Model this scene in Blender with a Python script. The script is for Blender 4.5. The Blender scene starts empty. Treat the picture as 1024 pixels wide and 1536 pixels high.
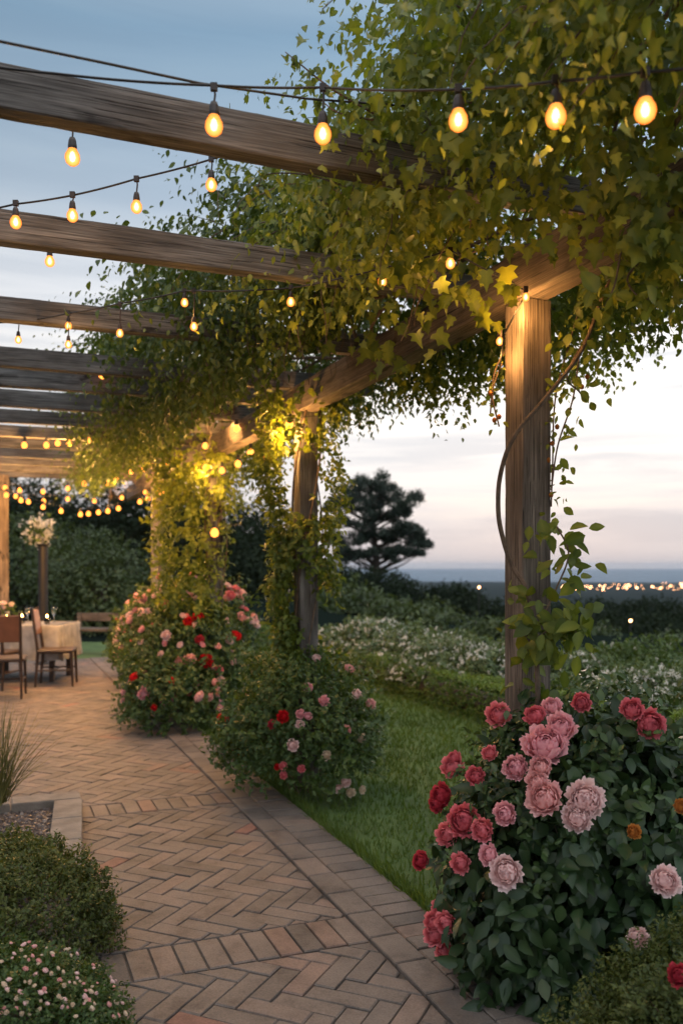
import bpy, math, random
import numpy as np
from mathutils import Vector, Matrix, noise
rng = np.random.default_rng(7)
random.seed(7)
R = math.radians
scn = bpy.context.scene
COL = scn.collection
F = 1300.0
EYE = 1.5
CA, SA = math.cos(R(21.6)), math.sin(R(21.6))
def P(a, b, z=0.0):                     # pergola axes (a along it, b across it) to world
    return np.array((-SA*a + CA*b, CA*a + SA*b, z))
def U(px, py, D):                       # a point D metres out along a sight line
    return np.array(((px-512)/F*D, D, EYE + (848-py)/F*D))
def G(px, py):                          # ground point
    D = EYE*F/(py-848)
    return np.array(((px-512)/F*D, D, 0.0))

# ------------------------------------------------------------------ mesh building
def fnorm(v):
    return v/np.maximum(np.linalg.norm(v, axis=-1, keepdims=True), 1e-9)
class MB:
    def __init__(s): s.V=[]; s.F=[]; s.T=[]; s.M=[]; s.n=0
    def add(s, V, F, tint=0.5, mat=0):
        V = np.asarray(V, float).reshape(-1, 3)
        s.V.append(V)
        if np.ndim(tint) == 0: tint = np.full(len(V), float(tint))
        s.T.append(np.asarray(tint, float))
        if isinstance(F, np.ndarray): F = [F]
        elif not isinstance(F[0], np.ndarray):
            by = {}
            for f in F: by.setdefault(len(f), []).append(f)
            F = [np.array(v) for v in by.values()]
        for f in F:
            s.F.append(f + s.n); s.M.append(np.full(len(f), mat))
        s.n += len(V)
    def box(s, c, sz, rot=None, tint=.5, mat=0, bev=0):
        h = np.array(sz)/2
        if bev:
            pts=[]
            # chamfered box: each corner three verts
            idx={}
            for i in range(8):
                sg=np.array([(-1,1)[i&1],(-1,1)[(i>>1)&1],(-1,1)[(i>>2)&1]])
                for ax in range(3):
                    q=h-bev; q[ax]=h[ax]; idx[(i,ax)]=len(pts); pts.append(q*sg)
            fs=[]
            for ax in range(3):
                o=[k for k in range(3) if k!=ax]
                for sd in (0,1):
                    base=sd<<ax; a,b=1<<o[0],1<<o[1]
                    fs.append([idx[(base,ax)],idx[(base|a,ax)],idx[(base|a|b,ax)],idx[(base|b,ax)]])
            for ax in range(3):
                o=[k for k in range(3) if k!=ax]
                for m in range(4):
                    base=((m&1)<<o[0])|((m>>1)<<o[1]); t=base|(1<<ax)
                    fs.append([idx[(base,o[0])],idx[(t,o[0])],idx[(t,o[1])],idx[(base,o[1])]])
            for i in range(8): fs.append([idx[(i,0)],idx[(i,1)],idx[(i,2)]])
            V=np.array(pts)
        else:
            V=np.array([[x,y,z] for x in (-h[0],h[0]) for y in (-h[1],h[1]) for z in (-h[2],h[2])])
            fs=[[0,1,3,2],[4,6,7,5],[0,4,5,1],[2,3,7,6],[0,2,6,4],[1,5,7,3]]
        if rot is not None: V=V@np.array(rot).T
        s.add(V+np.array(c), fs, tint, mat)
    def tube(s, pts, rad, seg=6, tint=.5, mat=0):
        pts=np.asarray(pts,float); n=len(pts)
        rad=np.full(n,float(rad)) if np.ndim(rad)==0 else np.asarray(rad,float)
        t=fnorm(np.gradient(pts,axis=0))
        up=np.array((0.,0,1)) if abs(t[0][2])<.9 else np.array((1.,0,0))
        u=fnorm(np.cross(t,up)+1e-6); w=np.cross(t,u)
        an=np.arange(seg)*2*math.pi/seg
        V=pts[:,None]+rad[:,None,None]*(np.cos(an)[None,:,None]*u[:,None]+np.sin(an)[None,:,None]*w[:,None])
        V=V.reshape(-1,3); fs=[]
        i=np.arange(n-1)[:,None]; j=np.arange(seg)[None]; j2=(j+1)%seg
        Q=np.stack([i*seg+j,i*seg+j2,(i+1)*seg+j2,(i+1)*seg+j],-1).reshape(-1,4)
        s.add(V,[Q,np.array([list(range(seg))[::-1],[ (n-1)*seg+k for k in range(seg)]])],tint,mat)
    def lathe(s, prof, c=(0,0,0), seg=16, tint=.5, mat=0):
        prof=np.asarray(prof,float); n=len(prof); an=np.arange(seg)*2*math.pi/seg
        V=np.stack([prof[:,0:1]*np.cos(an),prof[:,0:1]*np.sin(an),np.repeat(prof[:,1:2],seg,1)],-1).reshape(-1,3)+np.array(c)
        i=np.arange(n-1)[:,None]; j=np.arange(seg)[None]; j2=(j+1)%seg
        Q=np.stack([i*seg+j,i*seg+j2,(i+1)*seg+j2,(i+1)*seg+j],-1).reshape(-1,4)
        s.add(V,Q,tint,mat)
    def build(s, name, mats, parent=None, at=None, smooth=False, rot=None):
        org=np.zeros(3)
        if parent is not None:
            p=parent
            while p is not None: org=org+np.array(p.location); p=p.parent
        elif at is not None: org=np.array(at,float)
        me=bpy.data.meshes.new(name)
        V=np.concatenate(s.V)-org
        me.vertices.add(len(V)); me.vertices.foreach_set('co',V.astype(np.float32).ravel())
        vi=np.concatenate([f.ravel() for f in s.F]); tot=np.concatenate([np.full(len(f),f.shape[1]) for f in s.F])
        me.loops.add(len(vi)); me.loops.foreach_set('vertex_index',vi.astype(np.int32))
        me.polygons.add(len(tot)); me.polygons.foreach_set('loop_start',(np.cumsum(tot)-tot).astype(np.int32))
        me.polygons.foreach_set('material_index',np.concatenate(s.M).astype(np.int32))
        me.update(calc_edges=True)
        at_=me.attributes.new('tint','FLOAT','POINT'); at_.data.foreach_set('value',np.concatenate(s.T).astype(np.float32))
        sm=smooth or name in('foliage','crown','leaves','grass','hedge','wood')
        me.polygons.foreach_set('use_smooth',np.full(len(tot),bool(sm)))
        for m in (mats if isinstance(mats,(list,tuple)) else [mats]): me.materials.append(m)
        o=bpy.data.objects.new(name,me); COL.objects.link(o)
        if parent is not None: o.parent=parent
        elif at is not None: o.location=at
        return o
def tag(o,label=None,cat=None,group=None,kind=None):
    if label: o['label']=label
    if cat: o['category']=cat
    if group: o['group']=group
    if kind: o['kind']=kind
    return o
def empty(name,loc,label=None,cat=None,group=None):
    o=bpy.data.objects.new(name,None); o.empty_display_size=.1; COL.objects.link(o); o.location=tuple(loc)
    return tag(o,label,cat,group)
def copy_tree(o,parent=None):
    c=o.copy(); COL.objects.link(c); c.parent=parent
    for ch in list(o.children): copy_tree(ch,c)
    return c

# ------------------------------------------------------------------ materials
def mat(name):
    m=bpy.data.materials.new(name); m.use_nodes=True; nt=m.node_tree
    return m,nt,nt.nodes,nt.links,nt.nodes['Principled BSDF']
def ramp(ns,stops):
    r=ns.new('ShaderNodeValToRGB'); e=r.color_ramp.elements
    while len(e)<len(stops): e.new(.5)
    for el,(p,c) in zip(e,stops): el.position=p; el.color=(*c,1)
    return r
def math_(ns,ls,op,a,b=None):
    n=ns.new('ShaderNodeMath'); n.operation=op
    for i,x in enumerate((a,b)):
        if x is None: continue
        if isinstance(x,(int,float)): n.inputs[i].default_value=x
        else: ls.new(x,n.inputs[i])
    return n.outputs[0]
def leaf_mat(name,c0,c1,c2,rough=.45,trans=.35,spec=.35,nscale=6):
    m,nt,ns,ls,b=mat(name)
    at=ns.new('ShaderNodeAttribute'); at.attribute_name='tint'
    tc=ns.new('ShaderNodeTexCoord'); nz=ns.new('ShaderNodeTexNoise'); nz.inputs['Scale'].default_value=nscale; nz.inputs['Detail'].default_value=4
    ls.new(tc.outputs['Object'],nz.inputs['Vector'])
    f=math_(ns,ls,'ADD',math_(ns,ls,'MULTIPLY',at.outputs['Fac'],.72),math_(ns,ls,'MULTIPLY',math_(ns,ls,'SUBTRACT',nz.outputs['Fac'],.22),.5))
    r=ramp(ns,[(0,c0),(.5,c1),(1,c2)]); ls.new(f,r.inputs['Fac']); ls.new(r.outputs['Color'],b.inputs['Base Color'])
    b.inputs['Roughness'].default_value=rough; b.inputs['Specular IOR Level'].default_value=spec
    tr=ns.new('ShaderNodeBsdfTranslucent'); hs=ns.new('ShaderNodeMixRGB'); hs.blend_type='MULTIPLY'; hs.inputs[0].default_value=1
    ls.new(r.outputs['Color'],hs.inputs[1]); hs.inputs[2].default_value=(1.7,1.5,.6,1); ls.new(hs.outputs[0],tr.inputs['Color'])
    mx=ns.new('ShaderNodeMixShader'); mx.inputs[0].default_value=trans
    ls.new(b.outputs[0],mx.inputs[1]); ls.new(tr.outputs[0],mx.inputs[2]); ls.new(mx.outputs[0],ns['Material Output'].inputs['Surface'])
    return m
def simple(name,c,rough=.6,metal=0,var=.25,scale=8,bump=.2,c2=None,bscale=None):
    m,nt,ns,ls,b=mat(name)
    tc=ns.new('ShaderNodeTexCoord'); nz=ns.new('ShaderNodeTexNoise'); nz.inputs['Scale'].default_value=scale; nz.inputs['Detail'].default_value=6
    ls.new(tc.outputs['Object'],nz.inputs['Vector'])
    c2=c2 or tuple(x*(1-var) for x in c)
    r=ramp(ns,[(.35,c2),(.65,c)]); ls.new(nz.outputs['Fac'],r.inputs['Fac']); ls.new(r.outputs['Color'],b.inputs['Base Color'])
    b.inputs['Roughness'].default_value=rough; b.inputs['Metallic'].default_value=metal
    if bump:
        n2=ns.new('ShaderNodeTexNoise'); n2.inputs['Scale'].default_value=bscale or scale*5; n2.inputs['Detail'].default_value=8; ls.new(tc.outputs['Object'],n2.inputs['Vector'])
        bp=ns.new('ShaderNodeBump'); bp.inputs['Strength'].default_value=bump; bp.inputs['Distance'].default_value=.01
        ls.new(n2.outputs['Fac'],bp.inputs['Height']); ls.new(bp.outputs[0],b.inputs['Normal'])
    return m
def wood_mat(name,dark,mid,light):
    m,nt,ns,ls,b=mat(name)
    tc=ns.new('ShaderNodeTexCoord'); oi=ns.new('ShaderNodeObjectInfo')
    off=ns.new('ShaderNodeVectorMath'); off.operation='ADD'; cm=ns.new('ShaderNodeCombineXYZ')
    sc=math_(ns,ls,'MULTIPLY',oi.outputs['Random'],37.0)
    for i in range(3): ls.new(sc,cm.inputs[i])
    ls.new(tc.outputs['Object'],off.inputs[0]); ls.new(cm.outputs[0],off.inputs[1])
    def nz(scale,mapping,detail=6,dist=0):
        mp=ns.new('ShaderNodeMapping'); mp.inputs['Scale'].default_value=mapping; ls.new(off.outputs[0],mp.inputs['Vector'])
        n=ns.new('ShaderNodeTexNoise'); n.inputs['Scale'].default_value=scale; n.inputs['Detail'].default_value=detail; n.inputs['Distortion'].default_value=dist
        ls.new(mp.outputs[0],n.inputs['Vector']); return n.outputs['Fac']
    g=nz(10,(.22,5,5),10,.9); fine=nz(30,(.10,7,7),6,.6); big=nz(2.6,(1.1,2.5,2.5),6); knot=nz(3.4,(.9,2.4,2.4),3,.6)
    f=math_(ns,ls,'ADD',math_(ns,ls,'MULTIPLY',g,.5),math_(ns,ls,'MULTIPLY',nz(40,(.12,6,6),8),.5))
    r=ramp(ns,[(.34,dark),(.5,mid),(.66,light)]); ls.new(f,r.inputs['Fac'])
    r2=ramp(ns,[(.36,(.52,.50,.48)),(.6,(1.05,1.05,1.05))]); ls.new(big,r2.inputs['Fac'])
    r3=ramp(ns,[(.30,(.13,.11,.10)),(.37,(1,1,1))]); ls.new(knot,r3.inputs['Fac'])
    r4=ramp(ns,[(.36,(.18,.16,.15)),(.42,(1,1,1))]); ls.new(fine,r4.inputs['Fac'])
    mu=ns.new('ShaderNodeMixRGB'); mu.blend_type='MULTIPLY'; mu.inputs[0].default_value=1; ls.new(r.outputs[0],mu.inputs[1]); ls.new(r2.outputs[0],mu.inputs[2])
    mu3=ns.new('ShaderNodeMixRGB'); mu3.blend_type='MULTIPLY'; mu3.inputs[0].default_value=1; ls.new(mu.outputs[0],mu3.inputs[1]); ls.new(r4.outputs[0],mu3.inputs[2])
    mu2=ns.new('ShaderNodeMixRGB'); mu2.blend_type='MULTIPLY'; mu2.inputs[0].default_value=1; ls.new(mu3.outputs[0],mu2.inputs[1]); ls.new(r3.outputs[0],mu2.inputs[2])
    ls.new(mu2.outputs[0],b.inputs['Base Color']); b.inputs['Roughness'].default_value=.82
    crack=ramp(ns,[(.36,(0,0,0)),(.44,(1,1,1))]); ls.new(fine,crack.inputs['Fac'])
    h=math_(ns,ls,'ADD',math_(ns,ls,'MULTIPLY',g,.6),math_(ns,ls,'MULTIPLY',crack.outputs[0],.5))
    bp=ns.new('ShaderNodeBump'); bp.inputs['Strength'].default_value=.8; bp.inputs['Distance'].default_value=.003; ls.new(h,bp.inputs['Height']); ls.new(bp.outputs[0],b.inputs['Normal'])
    return m
def emis(name,c,s,transp=0):
    m,nt,ns,ls,b=mat(name); ns.remove(b); e=ns.new('ShaderNodeEmission'); e.inputs[0].default_value=(*c,1); e.inputs[1].default_value=s
    if transp:
        t=ns.new('ShaderNodeBsdfTransparent'); mx=ns.new('ShaderNodeMixShader'); mx.inputs[0].default_value=1-transp
        ls.new(t.outputs[0],mx.inputs[1]); ls.new(e.outputs[0],mx.inputs[2]); ls.new(mx.outputs[0],ns['Material Output'].inputs[0])
    else: ls.new(e.outputs[0],ns['Material Output'].inputs[0])
    return m
def petal_mat(name,c0,c1):
    m,nt,ns,ls,b=mat(name)
    at=ns.new('ShaderNodeAttribute'); at.attribute_name='tint'
    r=ramp(ns,[(0,c0),(1,c1)]); ls.new(at.outputs['Fac'],r.inputs['Fac']); ls.new(r.outputs[0],b.inputs['Base Color']); b.inputs['Roughness'].default_value=.6
    b.inputs['Specular IOR Level'].default_value=.2
    tr=ns.new('ShaderNodeBsdfTranslucent'); ls.new(r.outputs[0],tr.inputs[0]); mx=ns.new('ShaderNodeMixShader'); mx.inputs[0].default_value=.35
    ls.new(b.outputs[0],mx.inputs[1]); ls.new(tr.outputs[0],mx.inputs[2]); ls.new(mx.outputs[0],ns['Material Output'].inputs['Surface'])
    return m
M={}
M['wood']=wood_mat('weathered_wood',(.056,.052,.050),(.128,.123,.119),(.24,.232,.225))
M['brownwood']=wood_mat('brown_wood',(.065,.05,.04),(.145,.115,.092),(.26,.21,.17))
M['vine']=leaf_mat('vine_leaf',(.028,.052,.010),(.088,.132,.024),(.25,.30,.058),trans=.42)
M['vine_far']=leaf_mat('vine_leaf_small',(.022,.044,.011),(.055,.092,.022),(.15,.195,.05),trans=.35)
M['rose_leaf']=leaf_mat('rose_leaf',(.014,.034,.013),(.028,.058,.020),(.075,.125,.04),rough=.38,trans=.18,spec=.4)
M['shrub_leaf']=leaf_mat('shrub_leaf',(.025,.055,.016),(.055,.10,.026),(.13,.19,.05),trans=.3)
M['cover_leaf']=leaf_mat('cover_leaf',(.03,.05,.012),(.065,.09,.022),(.17,.19,.055),trans=.3)
M['hedge_leaf']=leaf_mat('hedge_leaf',(.035,.075,.014),(.08,.15,.028),(.19,.26,.05),trans=.3)
M['white_leaf']=leaf_mat('white_shrub_leaf',(.04,.07,.028),(.08,.125,.05),(.17,.22,.10),trans=.25)
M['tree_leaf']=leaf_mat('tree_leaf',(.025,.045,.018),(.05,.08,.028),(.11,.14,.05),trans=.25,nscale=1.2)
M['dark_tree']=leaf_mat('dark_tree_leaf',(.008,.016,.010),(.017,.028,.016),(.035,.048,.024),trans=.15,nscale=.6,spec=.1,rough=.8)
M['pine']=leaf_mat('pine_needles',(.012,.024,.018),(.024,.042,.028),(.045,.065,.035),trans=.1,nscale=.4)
M['grass']=leaf_mat('grass_blade',(.04,.08,.014),(.08,.135,.026),(.16,.22,.05),rough=.5,trans=.3,nscale=1.5)
M['grassplant']=leaf_mat('ornamental_grass_blade',(.07,.08,.025),(.15,.15,.045),(.3,.27,.09),trans=.3)
M['stem']=simple('green_stem',(.09,.075,.035),.7,var=.4)
M['bark']=simple('vine_bark',(.16,.11,.075),.85,var=.5,scale=30,bump=.6)
M['trunk']=simple('tree_trunk',(.055,.042,.032),.9,var=.5,scale=4,bump=.6)
M['wire']=simple('black_wire',(.012,.012,.014),.5,bump=0)
M['socket']=simple('brown_socket',(.05,.028,.018),.4,bump=0,var=.5)
M['stone']=simple('grey_edging_stone',(.27,.235,.2),.85,var=.35,scale=9,bump=.5)
M['cloth']=simple('white_cloth',(.40,.39,.38),.9,c2=(.25,.25,.25),scale=8,bump=.1)
M['chairwood']=simple('dark_chair_wood',(.05,.028,.018),.5,var=.4)
M['chairback']=simple('brown_leather',(.17,.07,.035),.5,var=.3)
M['white_petal']=petal_mat('white_petal',(.55,.55,.5),(.85,.84,.8))
PET={'crimson':petal_mat('crimson_petal',(.30,.012,.03),(.62,.07,.10)),
 'deep':petal_mat('deep_pink_petal',(.55,.06,.09),(.85,.26,.30)),
 'coral':petal_mat('coral_petal',(.68,.11,.14),(.92,.34,.37)),
 'salmon':petal_mat('salmon_petal',(.82,.34,.32),(.97,.62,.60)),
 'pink':petal_mat('pink_petal',(.78,.28,.33),(.97,.58,.61)),
 'pale':petal_mat('pale_pink_petal',(.90,.52,.48),(.98,.80,.79)),
 'cream':petal_mat('cream_petal',(.75,.55,.35),(.9,.78,.65)),
 'red':petal_mat('red_petal',(.45,.008,.012),(.75,.02,.03)),
 'orange':petal_mat('orange_petal',(.35,.10,.02),(.62,.26,.06))}
M['bulb']=emis('bulb_glass',(1,.27,.035),1.15,.12)
nt=M['bulb'].node_tree; ns,ls=nt.nodes,nt.links; lw=ns.new('ShaderNodeLayerWeight'); lw.inputs[0].default_value=.5; r=ramp(ns,[(0,(1,.50,.13)),(.3,(1,.36,.07)),(.8,(.80,.17,.02))]); e_=[n for n in ns if n.type=='EMISSION'][0]
ls.new(lw.outputs['Facing'],r.inputs[0]); ls.new(r.outputs[0],e_.inputs[0]); e_.inputs[1].default_value=1.42
M['filament']=emis('filament',(1,.62,.25),22)
M['bulb_far']=emis('small_bulb',(1,.30,.045),2.9)
M['flame']=emis('flame',(1,.42,.1),60)
M['city']=emis('city_lamp',(1,.46,.20),15)
M['glass']=None
g,nt,ns,ls,b=mat('clear_glass'); b.inputs['Transmission Weight'].default_value=1; b.inputs['Roughness'].default_value=.05; b.inputs['Base Color'].default_value=(.9,.9,.85,1); M['glass']=g
M['wax']=simple('candle_wax',(.8,.7,.55),.6,bump=0,var=.05)

# ------------------------------------------------------------------ leaves
def tmpl(kind):
    if kind=='vine':
        h=[(.19,-.07),(.47,.10),(.27,.28),(.42,.60),(.17,.64)]
        out=[(0,0)]+h+[(0,1.05)]+[(-x,y) for x,y in h[::-1]]
        pts=out+[(0,.38),(0,.7)]; c1=len(out); c2=c1+1
        n=len(out); fs=[]
        mid=[0,1,2,3,4,5,6,7,8,9,10,11]
        for i in range(n):
            j=(i+1)%n
            hi=(5<=i<=6)
            fs.append((c2 if hi else c1,i,j))
        fs+= [(c1,5,c2),(c1,c2,7)]
        fs=[f for f in fs]
    elif kind=='ovate':
        pts=[(0,0),(.2,.18),(.29,.45),(.19,.74),(0,1),(-.19,.74),(-.29,.45),(-.2,.18),(0,.4),(0,.72)]
        fs=[(0,1,8),(1,2,8),(2,3,9),(2,9,8),(3,4,9),(4,5,9),(5,6,9),(6,8,9),(6,7,8),(7,0,8)]
    elif kind=='small':
        pts=[(0,0),(.3,.42),(0,1),(-.3,.42)]; fs=[(0,1,2),(0,2,3)]
    elif kind=='needle':
        pts=[(-.035,0),(.035,0),(0,1)]; fs=[(0,1,2)]
    T=np.array([(x,y,(.30*abs(x)) - .22*y*y) for x,y in pts])
    return T,np.array(fs)
TM={k:tmpl(k) for k in ('vine','ovate','small','needle')}
def add_leaves(mb,kind,pos,axis,nrm,size,tint,matidx=0,wide=None):
    n=len(pos)
    if n==0: return
    T,fs=TM[kind]
    axis=fnorm(axis); nrm=fnorm(nrm-axis*(nrm*axis).sum(1,keepdims=True)); side=np.cross(axis,nrm)
    size=np.broadcast_to(np.asarray(size,float),(n,))[:,None,None]
    w=rng.uniform(.85,1.15,(n,1,1)) if wide is None else wide
    cz=rng.uniform(.2,1.9,(n,1,1))
    V=pos[:,None]+size*(T[None,:,0:1]*w*side[:,None]+T[None,:,1:2]*axis[:,None]+T[None,:,2:3]*cz*nrm[:,None])
    m=len(T); FF=(fs[None]+(np.arange(n)*m)[:,None,None]).reshape(-1,3)
    vein=np.where(np.abs(T[:,0])<1e-6,.17,-.05) if kind in('vine','ovate') else np.zeros(m)
    mb.add(V.reshape(-1,3),FF,(np.broadcast_to(tint,(n,))[:,None]+vein[None]).ravel(),matidx)
def rdir(n): return fnorm(rng.normal(size=(n,3)))
def lump(p,s=1.0,seed=0.):
    q=p*s+seed
    return (np.sin(q[:,0]*3.1+1.3*np.sin(q[:,1]*2.3))+np.sin(q[:,1]*3.7+1.7*np.sin(q[:,2]*2.9))+np.sin(q[:,2]*4.1+1.1*np.sin(q[:,0]*3.3)))/3
def shoots(mb,base,d,L,k,kind,size,tint,spread=.9,droop=.25,facing=None,ts=.12):
    n=len(base); L=np.asarray(L,float); idx=np.repeat(np.arange(n),k); t=np.tile((np.arange(k)+.5)/k,n)
    LL=np.broadcast_to(L,(n,))[idx]
    pos=base[idx]+d[idx]*(t*LL)[:,None]; pos[:,2]-=droop*LL*t*t
    ax=d[idx]*.5+rdir(n*k)*spread; ax[:,2]-=droop
    nr=(d[idx] if facing is None else facing[idx])+rdir(n*k)*.55; nr[:,2]+=.45
    sz=size*rng.uniform(.65,1.2,n*k)
    tt=np.clip(tint[idx]+rng.normal(0,ts,n*k),0,1)
    add_leaves(mb,kind,pos,ax,nr,sz,tt)
def dome_points(n,c,r,seed=0.,rmin=.55,low=0.0,lumpy=.16,ls=2.2,flat=1.0):
    d=rdir(int(n*2.4)); d=d[d[:,2]>-.35][:n]; n=len(d)
    rr=1-(1-rmin)*rng.random(n)**1.8
    k=1+lumpy*lump(d,ls,seed)
    p=np.array(c)+d*np.array(r)*(rr*k)[:,None]
    keep=p[:,2]>low
    nr=fnorm(d/np.array(r))
    return p[keep],nr[keep]
def stems_dome(mb,base,c,r,n,rad=.006):
    for i in range(n):
        d=rdir(1)[0]; d[2]=abs(d[2])*.9+.15
        e=np.array(c)+d*np.array(r)*.85; s=np.array(base)+np.array((rng.uniform(-.08,.08),rng.uniform(-.08,.08),0))
        m=(s+e)/2+np.array((0,0,.15*r[2]))+rng.normal(0,.04,3)*r[0]
        t=np.linspace(0,1,8)[:,None]; mb.tube((1-t)**2*s+2*t*(1-t)*m+t*t*e,np.linspace(rad,rad*.4,8),5)
def shrub(name,label,cat,center,r,nsh,k,kind,size,L,m,group=None,seed=None,lumpy=.16,root=None,low=.01,ts=.12,droop=.25,spread=.9,base_t=.45,rmin=.5,stem=True,ls=2.2,z0=0.0):
    center=np.array(center,float); seed=rng.uniform(0,50) if seed is None else seed
    e=root or empty(name,(center[0],center[1],z0),label,cat,group)
    mb=MB(); p,nr=dome_points(nsh,center,r,seed,rmin,z0+low,lumpy,ls)
    tt=base_t+.22*lump(p,3.0,seed)+rng.normal(0,.06,len(p))
    d=fnorm(nr+rdir(len(p))*.6+np.array((0,0,.3)))
    shoots(mb,p,d,L,k,kind,size,tt,spread,droop,nr,ts)
    if stem and nsh>600:
        ns2=max(16,nsh//28); p2,n2=dome_points(ns2,center,np.array(r)*.95,seed,.9,z0+low+.12,lumpy,ls)
        d2=fnorm(n2+rdir(len(p2))*.5+np.array((0,0,.75))); shoots(mb,p2,d2,.5*min(r[0],r[2])*rng.uniform(.5,1.1,len(p2)),14,kind,size*.95,base_t+.2+0*p2[:,0],.9,.35,n2,ts)
    mb.build('foliage',m,e)
    if stem:
        s=MB(); stems_dome(s,(center[0],center[1],z0),center,r,10,.008*max(r[0],.5)); s.build('stem',M['bark'],e)
    return e

# ------------------------------------------------------------------ camera, world, sun
cam=bpy.data.cameras.new('camera'); co=bpy.data.objects.new('camera',cam); COL.objects.link(co); scn.camera=co
co.location=(0,0,EYE); co.rotation_euler=(R(90),0,0)
cam.lens=F/1536*36; cam.sensor_width=36; cam.shift_y=80/1536; cam.clip_start=.05; cam.clip_end=60000
cam.dof.use_dof=True; cam.dof.focus_distance=3.25; cam.dof.aperture_fstop=2.4; cam.dof.aperture_blades=9
scn.view_settings.view_transform='Standard'; scn.view_settings.look='None'; scn.view_settings.exposure=.55; scn.view_settings.gamma=1
w=bpy.data.worlds.new('World'); scn.world=w; w.use_nodes=True; nt=w.node_tree; ns,ls=nt.nodes,nt.links; bg=ns['Background']
SUN_EL,SUN_AZ=R(3.0),R(14)
sky=ns.new('ShaderNodeTexSky'); sky.sky_type='NISHITA'; sky.sun_disc=False; sky.sun_elevation=SUN_EL; sky.sun_rotation=SUN_AZ; sky.dust_density=2; sky.altitude=60
tc=ns.new('ShaderNodeTexCoord'); sp=ns.new('ShaderNodeSeparateXYZ'); ls.new(tc.outputs['Generated'],sp.inputs[0])
# thin overcast whitening the sky in bands; overhead out of frame brightened as added fill
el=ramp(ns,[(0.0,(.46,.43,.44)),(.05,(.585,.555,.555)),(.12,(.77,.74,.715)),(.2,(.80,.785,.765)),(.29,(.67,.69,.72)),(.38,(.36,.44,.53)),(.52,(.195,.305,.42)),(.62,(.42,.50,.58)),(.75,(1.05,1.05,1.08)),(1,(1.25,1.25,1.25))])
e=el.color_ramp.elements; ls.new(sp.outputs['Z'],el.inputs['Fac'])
# warm glow side (towards the sunset) versus cool side
dot=ns.new('ShaderNodeVectorMath'); dot.operation='DOT_PRODUCT'; ls.new(tc.outputs['Generated'],dot.inputs[0]); dot.inputs[1].default_value=(math.sin(R(30)),math.cos(R(30)),0)
side=ns.new('ShaderNodeMapRange'); ls.new(dot.outputs['Value'],side.inputs[0]); side.inputs[1].default_value=.42; side.inputs[2].default_value=.88; side.inputs[3].default_value=.76; side.inputs[4].default_value=1.0
mp=ns.new('ShaderNodeMapping'); mp.inputs['Scale'].default_value=(1.5,1.5,19); mp.inputs['Rotation'].default_value=(0,R(3),0); mp.inputs['Location'].default_value=(.3,.5,.35); ls.new(tc.outputs['Generated'],mp.inputs['Vector'])
cn=ns.new('ShaderNodeTexNoise'); cn.inputs['Scale'].default_value=1.7; cn.inputs['Detail'].default_value=7; cn.inputs['Roughness'].default_value=.55; cn.inputs['Distortion'].default_value=.4; ls.new(mp.outputs[0],cn.inputs['Vector'])
cr=ramp(ns,[(.40,(1.10,1.07,1.03)),(.49,(.97,.97,.98)),(.60,(.76,.79,.84))]); ls.new(cn.outputs['Fac'],cr.inputs['Fac'])
cmask=ramp(ns,[(0,(0,0,0)),(.06,(1,1,1)),(.22,(1,1,1)),(.36,(.25,.25,.25))]); ls.new(sp.outputs['Z'],cmask.inputs['Fac'])
cm=ns.new('ShaderNodeMixRGB'); cm.blend_type='MULTIPLY'; ls.new(cmask.outputs[0],cm.inputs[0]); ls.new(el.outputs[0],cm.inputs[1]); ls.new(cr.outputs[0],cm.inputs[2])
back=ns.new('ShaderNodeMapRange'); ls.new(sp.outputs['Y'],back.inputs[0]); back.inputs[1].default_value=.25; back.inputs[2].default_value=-.6; back.inputs[3].default_value=1.0; back.inputs[4].default_value=1.6  # sky behind the camera brightened, an added fill for surfaces facing it
rt=ns.new('ShaderNodeMapRange'); ls.new(sp.outputs['X'],rt.inputs[0]); rt.inputs[1].default_value=-.9; rt.inputs[2].default_value=.9; rt.inputs[3].default_value=.72; rt.inputs[4].default_value=1.25  # added tilt: unseen sky brighter right than left, so post faces differ
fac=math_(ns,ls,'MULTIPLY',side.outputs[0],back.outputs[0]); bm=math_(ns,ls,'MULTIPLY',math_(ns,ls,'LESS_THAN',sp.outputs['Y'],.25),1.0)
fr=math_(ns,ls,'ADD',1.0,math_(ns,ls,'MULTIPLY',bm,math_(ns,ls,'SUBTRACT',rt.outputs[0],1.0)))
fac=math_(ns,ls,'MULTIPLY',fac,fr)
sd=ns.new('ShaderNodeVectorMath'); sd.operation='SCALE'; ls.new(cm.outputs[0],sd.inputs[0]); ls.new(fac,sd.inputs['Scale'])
nk=ns.new('ShaderNodeVectorMath'); nk.operation='SCALE'; ls.new(sky.outputs[0],nk.inputs[0]); nk.inputs['Scale'].default_value=.10
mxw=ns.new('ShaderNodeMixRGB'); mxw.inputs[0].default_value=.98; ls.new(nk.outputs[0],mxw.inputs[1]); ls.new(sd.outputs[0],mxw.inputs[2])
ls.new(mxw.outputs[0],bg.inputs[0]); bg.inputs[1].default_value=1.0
sl=bpy.data.lights.new('sun','SUN'); so=bpy.data.objects.new('sun',sl); COL.objects.link(so); sl.energy=.35; sl.angle=R(12); sl.color=(1,.72,.5)
dv=Vector((math.sin(SUN_AZ)*math.cos(R(8)),math.cos(SUN_AZ)*math.cos(R(8)),math.sin(R(8)))); so.rotation_euler=dv.to_track_quat('Z','Y').to_euler()

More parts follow.
